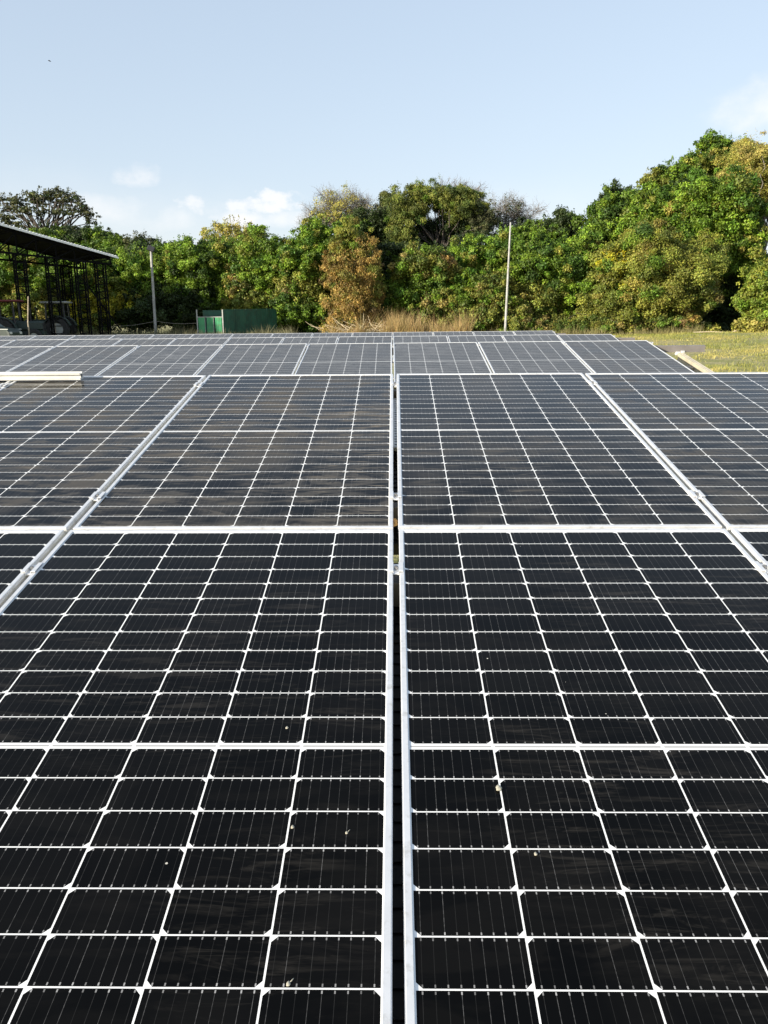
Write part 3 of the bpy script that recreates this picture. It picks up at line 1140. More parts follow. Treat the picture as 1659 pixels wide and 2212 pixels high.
plant('bare_tree', 'grey leafless twiggy crown above the leaning concrete pole', 'tree', TG, 1098, 82,
      [(1098, 468, 38, 30, 0, 'grey', dict(cover=.15, fill=.1, size=.16))], 0.16, 10, 'grey_bark', size=.17,
      twigs=[(1085, 498, 8, 2.0, 3, .055), (1122, 498, 7, 1.7, 3, .06)])
plant('bare_tree', 'thin grey twigs rising behind the right shoulder of the domed tree', 'tree', TG, 1012, 84,
      [(1010, 432, 30, 22, 0, 'grey', dict(cover=.18, fill=.1, size=.16))], 0.14, 8, 'grey_bark', size=.17,
      twigs=[(1008, 455, 9, 1.9, 3, .065)])
plant('domed_tree', 'broad domed feathery tree with dark hollow interior in the middle', 'tree', TG, 945, 77,
      [(940, 428, 62, 26, 0, 'feather', dict(droop=.6)), (885, 448, 42, 34, 0, 'feather', dict(droop=.8)), (868, 490, 26, 34, -1, 'feather', dict(droop=1)), (995, 445, 48, 30, 0, 'feather', dict(droop=.6)), (1040, 478, 34, 34, 0, 'grey', dict(droop=.6)),
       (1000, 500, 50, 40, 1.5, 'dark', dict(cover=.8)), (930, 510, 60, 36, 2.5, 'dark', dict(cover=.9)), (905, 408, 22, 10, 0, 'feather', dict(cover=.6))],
      0.34, 34, size=0.17, cover=1.1, aspect=.4, fork_t=.45)
plant('broadleaf_tree', 'dark green round tree between the brown vines and the domed tree', 'tree', TG, 800, 79,
      [(800, 500, 52, 34, 0, 'dark'), (842, 450, 24, 30, 1, 'grey', dict(shoots=5)), (848, 505, 30, 50, 0, 'dark'), (760, 500, 36, 26, -1, 'mid')], 0.26, 10)
plant('broadleaf_tree', 'small dark tree with spiky top right of the leaning pole', 'tree', TG, 1212, 75,
      [(1212, 496, 40, 30, 0, 'dark', dict(shoots=14)), (1190, 520, 30, 26, 0, 'mid', dict(shoots=4)), (1238, 520, 26, 30, 0, 'dark'), (1150, 520, 40, 34, 1, 'dark', dict(shoots=6))], 0.22, 8)
plant('broadleaf_tree', 'tall cone shaped leafy tree with pointed leader', 'tree', TG, 1320, 71,
      [(1318, 500, 58, 50, 0, 'mid', dict(shoots=10)), (1325, 455, 40, 36, 0, 'mid', dict(shoots=12)), (1324, 425, 16, 22, 0, 'dark', dict(shoots=9)), (1352, 450, 26, 26, 0, 'mid', dict(shoots=7)), (1285, 500, 28, 34, 0, 'mid', dict(shoots=6))],
      0.24, 10)
plant('layered_tree', 'layered olive green tree below the highest crown', 'tree', TG, 1440, 74,
      [(1450, 372, 36, 13, 0, 'mid', dict(shoots=6)), (1420, 392, 38, 14, 0, 'olive', dict(shoots=4)), (1462, 402, 50, 22, 0, 'mid'), (1430, 428, 52, 24, 1, 'dark'), (1405, 412, 22, 10, -1, 'mid')], 0.24, 12)
plant('layered_tree', 'highest layered tree top at the right', 'tree', TG, 1545, 76,
      [(1535, 306, 24, 12, 0, 'mid', dict(shoots=4)), (1560, 325, 44, 16, 0, 'mid', dict(shoots=4)), (1505, 352, 32, 14, 0, 'mid', dict(shoots=4)), (1545, 348, 56, 20, 0, 'olive'), (1525, 380, 52, 24, 1, 'mid'), (1600, 335, 40, 22, 1, 'mid')], 0.3, 14)
plant('feathery_tree', 'pale straw green feathery tree at the right frame edge', 'tree', TG, 1640, 72,
      [(1625, 355, 60, 42, 0, 'pale', dict(shoots=8)), (1600, 395, 40, 34, -1, 'pale'), (1650, 410, 50, 40, 0, 'pale'), (1700, 380, 60, 60, 0, 'pale')], 0.26, 30, 'grey_bark', size=.17, cover=.85, aspect=.4,
      twigs=[(1640, 480, 7, 2.2, 2, .06)])
plant('broadleaf_tree', 'tall bright leafy tree with deep shade down its right side', 'tree', TG, 1570, 67,
      [(1545, 435, 68, 50, 0, 'bright'), (1500, 480, 50, 52, 0, 'bright'), (1595, 480, 44, 60, 0, 'bright'), (1570, 540, 60, 60, .5, 'bright'), (1612, 560, 26, 60, 1.0, 'mid'), (1590, 630, 50, 60, 1.6, 'dark', dict(cover=1.3)), (1590, 690, 56, 40, 1.2, 'dark', dict(cover=1.3)), (1570, 660, 40, 50, 1.6, 'dark', dict(cover=1.2))], 0.30, 12, trunk_dy=2.5)  # dark leaf masses put the lower right shade into the colour
plant('broadleaf_tree', 'bright green mid height tree between the cone and the tall crowns', 'tree', TG, 1420, 69,
      [(1405, 470, 60, 38, 0, 'bright', dict(shoots=6)), (1450, 460, 44, 44, 0, 'bright'), (1370, 500, 40, 36, 0, 'bright'), (1440, 510, 60, 40, .5, 'mid')], 0.26, 10)
# ---- front row: shrubs and vine-covered masses


def shrub(label, base, Y, blobs, **k):
    kw = dict(trunk_r=0.12, limbs=12, crown_name='foliage', trunk_name='stem', size=.20)
    kw.update(k)
    return plant('shrub', label, 'shrub', SG, base, Y, blobs, **kw)


shrub('big olive and yellow shrub mass bulging toward the grass', 1400, 62.5,
      [(1390, 560, 84, 60, 0, 'olive'), (1325, 600, 46, 56, -.5, 'olive'), (1318, 575, 24, 26, -1, 'yellow', dict(cover=.8)), (1335, 615, 20, 18, -1, 'yellow', dict(cover=.7)), (1460, 590, 76, 66, 0, 'olive'), (1520, 560, 36, 44, .5, 'olive'), (1390, 640, 76, 56, -1, 'olive'),
       (1480, 650, 60, 50, -.5, 'mixed'), (1310, 665, 60, 44, -1, 'olive')], size=.18)
shrub('low dry tangle at the foot of the olive shrub', 1400, 60.5,
      [(1410, 700, 64, 24, 0, 'mixed'), (1320, 704, 56, 20, 0, 'mixed'), (1475, 702, 40, 20, 0, 'mixed'), (1485, 690, 20, 14, -.4, 'brown'), (1265, 708, 34, 16, 0, 'mixed'), (1205, 706, 30, 14, 0, 'mixed'), (1140, 706, 34, 14, 0, 'mixed'), (1530, 714, 26, 8, 0, 'pale')], size=.17, limbs=20, trunk_r=.06)
shrub('yellow green shrub in the lower right corner of the treeline', 1650, 57,
      [(1650, 610, 38, 40, 0, 'lime'), (1648, 665, 48, 40, 0, 'lime'), (1655, 705, 56, 20, -1, 'pale'), (1700, 640, 50, 70, 0, 'lime')])
shrub('bright green vine covered shrub left of the yellow one', 1200, 64,
      [(1200, 575, 70, 48, 0, 'bright', dict(shoots=5)), (1255, 555, 40, 40, .5, 'bright'), (1150, 570, 50, 40, 0, 'mid'), (1220, 630, 60, 46, 0, 'bright'), (1165, 640, 54, 44, -.5, 'olive'), (1230, 685, 44, 30, 0, 'mixed'), (1165, 690, 50, 26, -1, 'mixed')])
shrub('green shrub behind the leaning pole, brown patch at its top', 1110, 66,
      [(1090, 545, 50, 36, 0, 'bright', dict(shoots=5)), (1140, 530, 40, 30, .5, 'mid', dict(shoots=4)), (1130, 575, 26, 20, -1, 'mixed'), (1125, 568, 14, 10, -1.2, 'brown'), (1080, 600, 50, 40, 0, 'bright'), (1010, 560, 46, 34, 0, 'bright')])
shrub('olive brown creeper mound left of the leaning pole', 1060, 62,
      [(1060, 630, 44, 40, 0, 'mixed'), (1045, 680, 50, 34, 0, 'mixed'), (1000, 640, 44, 40, .5, 'bright'), (985, 675, 40, 26, 0, 'mixed'), (1105, 680, 40, 34, 0, 'mixed')])
shrub('rusty topped creeper mound under the domed tree', 920, 62.5,
      [(905, 575, 60, 36, 0, 'mixed'), (955, 585, 40, 30, 0, 'mixed'), (960, 570, 20, 14, -.6, 'brown'), (905, 625, 60, 40, .5, 'mid'), (945, 655, 44, 34, 0, 'mixed'), (870, 650, 44, 36, .5, 'bright'), (850, 580, 36, 46, 1, 'dark'), (900, 685, 40, 24, .5, 'olive')])
shrub('tall column of dry brown vines', 760, 61,
      [(752, 530, 34, 44, .5, 'olive', dict(droop=1)), (745, 580, 44, 46, 0, 'brown', dict(droop=1)), (790, 570, 30, 50, 0, 'brown', dict(droop=1)), (765, 630, 54, 50, -.3, 'brown', dict(droop=1)), (760, 680, 48, 36, -.5, 'brown', dict(droop=1)), (800, 640, 28, 50, 0, 'brown', dict(droop=.8))],
      size=.17, aspect=.4)
shrub('glossy green shrub left of the brown vines', 670, 63,
      [(680, 520, 40, 36, 1, 'bright', dict(shoots=8)), (690, 570, 40, 50, .5, 'bright'), (640, 570, 46, 40, .5, 'bright'), (670, 630, 44, 40, 0, 'olive'), (690, 680, 40, 34, 0, 'mid'), (635, 675, 44, 36, -.5, 'mid'), (625, 640, 26, 36, -.5, 'mixed')])
shrub('green shrub above the dark green sheets, brown patches low down', 560, 65,
      [(560, 560, 54, 44, 0, 'bright', dict(shoots=10)), (610, 560, 40, 34, 0, 'bright', dict(shoots=6)), (575, 610, 50, 36, -.5, 'bright'), (525, 625, 30, 36, -1, 'mixed'), (512, 622, 18, 24, -1.2, 'brown'), (580, 650, 40, 30, -1, 'olive'), (540, 655, 40, 30, -1, 'olive')])
shrub('green shrub between the lamp pole and the sheet enclosure', 450, 67,
      [(450, 560, 50, 36, 0, 'mid', dict(shoots=8)), (495, 565, 40, 40, 0, 'bright', dict(shoots=6)), (400, 570, 46, 36, 0, 'bright', dict(shoots=6)), (430, 610, 56, 40, 0, 'mid'), (480, 620, 40, 40, 0, 'mid')])
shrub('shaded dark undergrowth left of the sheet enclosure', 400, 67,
      [(420, 670, 60, 44, 0, 'dark'), (350, 660, 60, 44, 0, 'dark'), (290, 670, 50, 40, 0, 'dark'), (480, 680, 44, 40, 0, 'mid')])  # shadow area put into the dark leaf colour
shrub('leafy green shrub just right of the shed eave', 290, 67,
      [(300, 590, 46, 44, 0, 'bright', dict(shoots=6)), (350, 590, 44, 40, .5, 'bright'), (250, 590, 44, 40, .5, 'mid'), (270, 640, 46, 34, 0, 'olive'), (330, 625, 46, 30, 0, 'mid')])
shrub('yellowing shrub seen between the last shed columns', 220, 66,
      [(225, 620, 30, 44, 0, 'lime'), (245, 655, 36, 30, 0, 'yellow'), (190, 600, 40, 50, 0, 'bright'), (195, 660, 36, 40, 0, 'yellow'), (205, 690, 40, 30, 0, 'mixed')])
shrub('sunlit green shrub behind the middle shed columns', 130, 67,
      [(140, 590, 50, 44, 0, 'mid'), (100, 600, 44, 44, 0, 'bright'), (140, 640, 44, 36, 0, 'olive'), (90, 650, 40, 36, 0, 'mixed'), (150, 680, 40, 34, 0, 'lime'), (100, 690, 40, 30, .5, 'mixed')])
shrub('green shrub behind the red roofed tractor', 30, 67,
      [(35, 580, 50, 44, 0, 'bright'), (-10, 600, 50, 50, 0, 'mid'), (50, 620, 40, 40, 0, 'olive'), (5, 650, 50, 36, 0, 'mixed'), (60, 665, 34, 30, 0, 'olive'), (20, 690, 60, 30, .5, 'dark')])
# deeper, darker wood behind the front row
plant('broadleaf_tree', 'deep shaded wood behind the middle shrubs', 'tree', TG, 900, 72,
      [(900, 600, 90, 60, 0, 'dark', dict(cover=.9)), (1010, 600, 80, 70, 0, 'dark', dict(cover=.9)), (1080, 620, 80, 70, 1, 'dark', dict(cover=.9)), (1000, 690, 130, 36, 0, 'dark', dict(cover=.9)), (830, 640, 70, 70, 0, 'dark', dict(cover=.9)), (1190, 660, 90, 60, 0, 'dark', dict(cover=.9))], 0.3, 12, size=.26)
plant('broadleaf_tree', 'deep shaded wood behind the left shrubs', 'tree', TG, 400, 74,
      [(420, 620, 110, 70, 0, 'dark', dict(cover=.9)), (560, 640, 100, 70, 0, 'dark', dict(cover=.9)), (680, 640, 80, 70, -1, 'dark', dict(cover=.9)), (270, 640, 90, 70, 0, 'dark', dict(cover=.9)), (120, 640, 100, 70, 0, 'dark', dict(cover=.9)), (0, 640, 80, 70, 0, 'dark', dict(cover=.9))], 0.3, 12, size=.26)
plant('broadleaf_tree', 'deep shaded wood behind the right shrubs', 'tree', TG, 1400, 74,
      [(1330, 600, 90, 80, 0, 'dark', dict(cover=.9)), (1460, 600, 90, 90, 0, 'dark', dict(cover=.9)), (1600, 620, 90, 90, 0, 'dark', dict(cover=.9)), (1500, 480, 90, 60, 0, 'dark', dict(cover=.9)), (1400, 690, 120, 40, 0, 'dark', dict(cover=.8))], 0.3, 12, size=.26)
print('leaves', LEAFCOUNT)


# ------------------------------------------------------------------ grasses
def patch(x, y, s=0.5, ph=0.0):
    return (np.sin(x * s + ph) + np.sin(y * s * 1.3 + 2 * ph) + np.sin((x + y) * s * .7 + 1.1) + np.sin((x - y) * s * 1.9 + ph)) / 4


def blades(name, label, cat, pts, hgt, wid, cols, lean=0.25, tuft=None):
    N = len(pts)
    h = hgt * rng.uniform(0.5, 1.25, N) * (1 if tuft is None else np.clip(1 + tuft * (patch(pts[:, 0], pts[:, 1], 2.6, .9) + .8 * patch(pts[:, 0], pts[:, 1], .9, 2.2)), .25, 1.9))
    a = rng.uniform(0, 2 * math.pi, N)
    wv = np.stack([np.cos(a), np.sin(a), np.zeros(N)], 1) * (wid * rng.uniform(.6, 1.4, N))[:, None]
    tip = pts + np.stack([rng.normal(size=N) * lean, rng.normal(size=N) * lean, np.ones(N)], 1) * h[:, None]
    v = np.stack([pts - wv / 2, pts + wv / 2, tip], 1)
    me = bpy.data.meshes.new(name)
    me.vertices.add(N * 3)
    me.vertices.foreach_set('co', v.reshape(-1))
    me.loops.add(N * 3)
    me.loops.foreach_set('vertex_index', np.arange(N * 3, dtype=np.int32))
    me.polygons.add(N)
    me.polygons.foreach_set('loop_start', (np.arange(N) * 3).astype(np.int32))
    me.polygons.foreach_set('loop_total', np.full(N, 3, np.int32))
    me.update(calc_edges=True)
    at2 = me.attributes.new('leaf_colour', 'FLOAT_COLOR', 'POINT')
    rgba = np.ones((N, 3, 4), np.float32)
    rgba[:, :, :3] = cols[:, None, :]
    at2.data.foreach_set('color', rgba.reshape(-1))
    me.materials.append(M['leaf'])
    o = bpy.data.objects.new(name, me)
    COL.objects.link(o)
    tag(o, label, cat, kind='stuff')
    return o


def scatter(n, x0, x1, y0, y1, keep=None):
    x = rng.uniform(x0, x1, n)
    y = rng.uniform(y0, y1, n)
    if keep is not None:
        k = keep(x, y)
        x, y = x[k], y[k]
    return np.stack([x, y, ground_z(x, y) - 0.01], 1)


def patch(x, y, s=0.5, ph=0.0):
    return (np.sin(x * s + ph) + np.sin(y * s * 1.3 + 2 * ph) + np.sin((x + y) * s * .7 + 1.1) + np.sin((x - y) * s * 1.9 + ph)) / 4


P = scatter(150000, 4, 34, 14, 64, lambda x, y: (x > y * 0.26) & (patch(x, y, .8) + rng.normal(size=len(x)) * .22 > -0.12))
w = np.clip(rng.uniform(size=(len(P), 1)) * .5 + .25 + .75 * (patch(P[:, 0], P[:, 1], .45, 2.0) + .6 * patch(P[:, 0], P[:, 1], 1.7, .4))[:, None], 0, 1)
gcol = (np.array([[0.24, 0.265, 0.055]]) * (1 - w) + np.array([[0.48, 0.41, 0.13]]) * w) * rng.uniform(.7, 1.25, (len(P), 1))
blades('grass', 'olive and straw coloured grass on the rise at the right', 'grass', P, 0.13, 0.03, gcol, 0.5, .8)
# tall straw coloured grass in front of the middle shrubs
xa, xb = at(715, 700, 59).x, at(1010, 700, 59).x
P = scatter(17000, xa, xb, 57.3, 61.5)
P = P[(patch(P[:, 0], P[:, 1], 1.7, .6) + rng.normal(size=len(P)) * .12 > -0.08)]
c = np.array([[0.46, 0.34, 0.15]]) * rng.uniform(.55, 1.25, (len(P), 1)) * (1 + rng.normal(size=(len(P), 3)) * .06)
blades('dry_grass', 'tall golden dry grass in front of the brown vines', 'dry grass', P, 0.95, 0.03, np.clip(c, .02, .7), 0.34, 1.2)
P = scatter(4500, at(1020, 700, 59).x, at(1500, 700, 60).x, 57.5, 60.5)
c = np.array([[0.27, 0.24, 0.10]]) * rng.uniform(.5, 1.2, (len(P), 1))
blades('dry_grass', 'thin pale dry grass at the foot of the right hand shrubs', 'dry grass', P, 0.42, 0.03, np.clip(c, .02, .7), 0.35, 1.0)
P = scatter(12000, at(-30, 700, 56).x, at(640, 700, 60).x, 54.5, 60)
c = np.array([[0.20, 0.19, 0.10]]) * rng.uniform(.5, 1.2, (len(P), 1))
blades('weeds', 'dull weeds along the shaded edge at the left', 'weeds', P, 0.5, 0.035, c, 0.3, .9)

# pile of bleached branches among the dry grass
bpx = at(790, 700, 58.5)
pile = MB()
for _ in range(46):
    a = rng.uniform(0, 2 * math.pi)
    q = Vector((rng.normal() * 1.1, rng.normal() * 0.5, abs(rng.normal()) * 0.25))
    Lp = rng.uniform(.7, 2.0)
    d = Vector((math.cos(a), math.sin(a) * .5, rng.uniform(.0, .75))).normalized()
    p1 = q + d * Lp * .5 + Vector((rng.normal(), rng.normal(), rng.normal())) * .08
    pile.tube([q, p1, q + d * Lp], [.028, .022, .010], 5)
po_ = pile.build('brush_pile', M['stick'])
po_.location = (bpx.x, 58.5, float(ground_z(bpx.x, 58.5)) + .15)
tag(po_, 'tangle of bleached dry branches at the foot of the brown vines', 'brush pile')
# fallen branch at the right
fb = MB()
pa = at(1498, 719, 57)
fb.tube([(0, 0, .08), (1.2, .2, .12), (2.6, .1, .05), (3.7, .5, .25), (4.6, .4, .1)], [.05, .05, .04, .04, .02], 6)
fb.tube([(2.6, .1, .05), (3.1, -.3, .35), (3.6, -.4, .5)], [.035, .03, .015], 5)
fo = fb.build('fallen_branch', M['stick'])
fo.location = (pa.x, 57, float(ground_z(pa.x, 57)))
tag(fo, 'long bare fallen branch on the grass before the dark hollow', 'branch')

# ------------------------------------------------------------------ concrete poles
def pole(label, px_top, py_top, px_base, Y, r_base, r_top, lamp):
    bt = at(px_base, 715, Y)
    tp = at(px_top, py_top, Y)
    gz = float(ground_z(bt.x, Y))
    root = empty('concrete_pole', (bt.x, Y, gz))
    d = Vector((tp.x - bt.x, 0, tp.z - gz))
    mb = MB()
    n = 10
    mb.tube([d * (i / n) + Vector((0, 0, -0.3 if i == 0 else 0)) for i in range(n + 1)], [r_base + (r_top - r_base) * i / n for i in range(n + 1)], 14)
    mb.build('shaft', M['concrete'], root, True)
    for t_ in (0.14,) if lamp else (0.45, 0.62):
        bd = MB()
        p = d * t_
        bd.tube([p - Vector((0, 0, .03)), p + Vector((0, 0, .03))], r_base + (r_top - r_base) * t_ + .012, 14)
        bd.build('band', M['bolt'], root)
    if lamp:
        lm = MB()
        rt = Matrix.Rotation(R(18), 3, 'Y') @ Matrix.Rotation(R(-25), 3, 'X')
        lm.box(d + Vector((0.03, -0.05, 0.17)), (0.50, 0.16, 0.36), rt, .03)
        lm.box(d + Vector((0.03, 0.08, 0.12)), (0.20, 0.20, 0.22), rt, .02)
        lm.tube([d + Vector((0, 0, -.02)), d + Vector((0, 0, .14))], .06, 8)
        lm.box(d + Vector((0.02, 0.0, 0.37)), (0.06, 0.06, 0.10))
        lm.build('floodlight', M['black'], root)
    tag(root, label, 'pole', 'concrete poles before the trees')


pole('concrete pole topped by a black floodlight', 326, 543, 336, 58.5, 0.105, 0.075, True)
pole('tall leaning bare concrete pole without a lamp', 1103, 480, 1091, 58.5, 0.092, 0.055, False)

# ------------------------------------------------------------------ green sheet metal enclosure
def enclosure():
    Y = 57.0
    a = at(426, 690, Y)
    gz = float(ground_z(a.x, Y)) - 0.1
    root = empty('metal_enclosure', (a.x, Y, gz))
    s = Y / FPX
    Wd = 54 * s
    top = at(426, 669, Y).z - gz
    mid = at(426, 685, Y).z - gz
    pw = Wd / 3
    for i in range(3):
        mb = MB()
        x0 = pw * i + 0.07
        wv = pw - 0.14
        mb.box((x0 + wv / 2, 0, mid / 2), (wv, .04, mid - .03), bev=.01)
        for q in range(4):
            mb.box((x0 + wv * (q + .5) / 4, -.026, mid / 2), (wv / 4 * .35, .012, mid - .12))
        mb.build('front_sheet', M['green'], root)
    mb = MB()
    for x_ in (0.0, Wd):
        mb.box((x_, -.01, top / 2), (.07, .07, top))
    mb.box((Wd / 2, -.012, mid + .0), (Wd - .08, .06, .05))
    for i in (1, 2):
        mb.box((pw * i - .055, -.012, mid / 2 - .03), (.025, .05, mid - .06))
    mb.build('front_frame', M['tractor_grey'], root)
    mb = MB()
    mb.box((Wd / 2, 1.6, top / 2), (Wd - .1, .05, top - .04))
    mb.build('rear_sheet', M['green_shade'], root)
    # long dark side, running back almost along the sunlight
    e = at(597, 668, 61.2)
    ex, ey = e.x - a.x, 61.2 - Y
    b0 = Vector((Wd + .05, .05, 0))
    b1 = Vector((ex, ey, 0))
    dv = b1 - b0
    nseg = 5
    ang = math.atan2(dv.y, dv.x)
    rot = Matrix.Rotation(ang, 3, 'Z')
    for i in range(nseg):
        mb = MB()
        Ls = dv.length / nseg
        c = b0 + dv * ((i + .5) / nseg)
        hgt = top + 0.10 * (i + .5) / nseg
        mb.box(c + Vector((0, 0, hgt / 2)), (Ls - .03, .05, hgt), rot, .01)
        for q in range(6):
            t_ = (i + (q + .5) / 6) / nseg
            cc = b0 + dv * t_ + rot @ Vector((0, -.032, 0))
            mb.box(cc + Vector((0, 0, hgt / 2)), (Ls / 6 * .35, .014, hgt - .08), rot)
        mb.build('side_sheet', M['green_shade'], root)
    tag(root, 'green sheet metal enclosure with three bright front bays and a long dark side', 'enclosure')
    # wire stretched from the lamp pole
    wv = MB()
    p0 = at(337, 694, 58.4)
    p1 = at(425, 698, 57.0)
    pts = []
    for i in range(9):
        t_ = i / 8
        p = p0.lerp(p1, t_)
        p.z -= .10 * math.sin(math.pi * t_)
        pts.append(p)
    wv.tube(pts, .012, 5)
    p0b = at(240, 706, 58.0)
    wv.tube([p0b, p0b.lerp(p0, .5) - Vector((0, 0, .08)), p0], .010, 5)
    o = wv.build('fence_wire', M['wire'])
    tag(o, 'thin wire strung from the lamp pole to the green sheets', 'wire')


enclosure()

# ------------------------------------------------------------------ open steel shed at the left
def shed():
    P1 = at(239, 556, 57.0)
    P0 = at(0, 489, 52.0)
    hd = Vector((P0.x - P1.x, P0.y - P1.y, 0))
    slope = (P0.z - P1.z) / hd.length
    u = hd.normalized()                       # from the far eave towards the ridge
    nl = Vector((-abs(u.y), abs(u.x), 0))     # to the left, away from the camera's axis
    if nl.x > 0:
        nl = -nl
    half = 21.0
    gz = float(ground_z(P1.x, P1.y))
    root = empty('open_shed', (P1.x, P1.y, gz))
    o = Vector((P1.x, P1.y, gz))
    ze = P1.z - gz
    depth = SHED_DEPTH = 5.0

    def loc(t, back, z):
        return u * t + nl * back + Vector((0, 0, z))

    def ztop(t):
        return ze + slope * (half - abs(half - t)) if t <= half else ze + slope * (2 * half - t)
    lowa, lowb = at(243, 571, 57.0).z - gz, at(0, 545, 52.0).z - gz
    lows = (lowb - lowa) / hd.length

    def low(t):
        t = t if t <= half else 2 * half - t
        return lowa + lows * min(t, 10.0)

    # corrugated roof: trapezoid ribs that run square to the gable
    mb = MB()
    pitch = 0.20
    n = int(2 * half / pitch)
    t_over = 0.35
    for i in range(-2, n + 2):
        t0 = i * pitch
        z0, z1 = ztop(max(0, min(2 * half, t0))) + (min(0, t0) * slope), ztop(max(0, min(2 * half, t0 + pitch))) + (min(0, t0 + pitch) * slope)
        zm = lambda f: z0 + (z1 - z0) * f
        rib = 0.06
        th = 0.11
        pr = [(t0, zm(0)), (t0 + pitch * .45, zm(.45)), (t0 + pitch * .52, zm(.52) + rib), (t0 + pitch * .92, zm(.92) + rib), (t0 + pitch, zm(1))]
        pts_top = [loc(a, -t_over, b + th) for a, b in pr] + [loc(a, depth, b + th) for a, b in pr]
        k = len(pr)
        mb.add(pts_top + [loc(a, -t_over, zm((a - t0) / pitch)) for a, b in pr] + [loc(a, depth, zm((a - t0) / pitch)) for a, b in pr],
               [(j, j + 1, k + j + 1, k + j) for j in range(k - 1)] + [(j, 2 * k + j, 2 * k + j + 1, j + 1) for j in range(k - 1)] + [(k + j, k + j + 1, 3 * k + j + 1, 3 * k + j) for j in range(k - 1)])
    mb.build('roof_sheet', M['roof'], root)
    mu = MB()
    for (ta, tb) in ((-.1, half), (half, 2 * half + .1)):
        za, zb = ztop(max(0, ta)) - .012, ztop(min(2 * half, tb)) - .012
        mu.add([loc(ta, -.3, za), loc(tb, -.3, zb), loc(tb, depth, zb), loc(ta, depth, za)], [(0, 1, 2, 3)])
    mu.build('shaded_underside', M['roof_under'], root)  # dark sheet added below the white roof to carry its shade

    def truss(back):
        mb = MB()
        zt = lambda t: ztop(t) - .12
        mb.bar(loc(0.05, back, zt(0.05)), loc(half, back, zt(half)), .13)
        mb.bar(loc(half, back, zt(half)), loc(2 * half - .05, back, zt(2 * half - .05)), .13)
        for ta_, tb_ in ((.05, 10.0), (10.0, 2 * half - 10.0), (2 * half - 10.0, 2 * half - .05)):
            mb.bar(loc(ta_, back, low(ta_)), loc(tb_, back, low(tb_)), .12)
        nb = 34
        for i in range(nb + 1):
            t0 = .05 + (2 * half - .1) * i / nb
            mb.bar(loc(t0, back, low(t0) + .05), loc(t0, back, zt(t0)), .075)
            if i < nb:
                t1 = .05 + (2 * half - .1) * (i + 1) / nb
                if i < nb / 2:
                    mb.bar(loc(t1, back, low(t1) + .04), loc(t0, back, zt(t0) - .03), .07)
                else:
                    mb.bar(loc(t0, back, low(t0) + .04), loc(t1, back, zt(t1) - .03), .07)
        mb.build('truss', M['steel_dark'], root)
    for bk in (0.0, depth - .3):
        truss(bk)
    # purlins under the sheet
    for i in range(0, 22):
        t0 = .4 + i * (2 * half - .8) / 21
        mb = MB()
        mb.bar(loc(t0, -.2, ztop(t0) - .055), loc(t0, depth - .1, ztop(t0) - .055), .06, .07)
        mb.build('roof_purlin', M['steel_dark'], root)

    def column(t, back, wv, ztop_=None):
        mb = MB()
        h = (ztop_ or low(t))
        for s in (-.5, .5):
            for q in (-.5, .5):
                mb.bar(loc(t + s * wv, back + q * .35, -.2), loc(t + s * wv, back + q * .35, h), .085)
        m_ = 11
        for i in range(m_):
            z0, z1 = h * i / m_, h * (i + 1) / m_
            for q in (-.5, .5):
                mb.bar(loc(t - wv / 2, back + q * .35, z1 - .03), loc(t + wv / 2, back + q * .35, z1 - .03), .05)
                if i % 2 == 0:
                    mb.bar(loc(t - wv / 2, back + q * .35, z0), loc(t + wv / 2, back + q * .35, z1), .04)
            for s in (-.5, .5):
                mb.bar(loc(t + s * wv, back - .175, z1 - .03), loc(t + s * wv, back + .175, z1 - .03), .045)
        mb.build('column', M['steel_dark'], root)

    def t_of_px(px):
        best = min(range(0, 1500), key=lambda k: abs(proj_px(o + u * (k * .01)) - px))
        return best * .01

    def proj_px(p):
        d = np.array([p.x, p.y, 4.0 - CAM_Z + 1])
        c = CAM_ROT.T @ d
        return CXP + FPX * c[0] / c[1]
    for px, wv in ((45, .62), (113, .62), (175, .62)):
        column(t_of_px(px), 0, wv)
    column(t_of_px(218), 0.0, .6)
    for t_ in (2 * half - 1.5, half + 4, half - 5):
        column(t_, 0, .62)
    for t_ in (1.2, 8.0, 16.0, 26.0, 2 * half - 1.5):
        column(t_, depth - .4, .62)
    # slanting brace beside the last columns
    br = MB()
    tb = t_of_px(186)
    br.bar(loc(tb, -.2, low(tb) - 1.6), loc(tb - 2.1, -.2, .6), .08)
    br.build('brace', M['steel_dark'], root)
    tag(root, 'open sided shed with white sheet roof on dark lattice columns', 'shed')


shed()


def shadowcaster():
    """gabled barn added out of view to throw its shadow on the shrubs beside the lamp pole"""
    D = 25.0
    tip = at(367, 606, 65.5)
    hx_, hy_ = math.sin(R(SUN_AZ)), math.cos(R(SUN_AZ))
    pos = Vector((tip.x - hx_ * D, tip.y - hy_ * D, 0))
    apex = tip.z + D * math.tan(R(SUN_EL))
    gz = float(ground_z(pos.x, pos.y))
    root = empty('gabled_shadowcaster', (pos.x, pos.y, gz), -R(SUN_AZ))
    h = apex - gz
    hw, ev = 5.6, h - 2.7
    ln = 12.0
    mb = MB()
    mb.prism([(-hw, 0), (hw, 0), (hw, ev), (0, h - .25), (-hw, ev)], (1, 0, 0), (0, 0, 1), (0, 0, 0), (0, -1, 0), ln)
    mb.build('wall', M['trim_grey'], root)
    rf = MB()
    for s_ in (-1, 1):
        rf.prism([(0, h - .2), (s_ * (hw + .4), ev - .15), (s_ * (hw + .4), ev), (0, h)], (1, 0, 0), (0, 0, 1), (0, .4, 0), (0, -1, 0), ln + .8)
    rf.build('roof', M['roof'], root)
    dr = MB()
    dr.box((0, .04, 2.2), (4.0, .06, 4.4), bev=.02)
    dr.build('door', M['steel_dark'], root)
    tag(root, 'unseen added gabled barn outside the left of the view', 'shadowcaster')


shadowcaster()

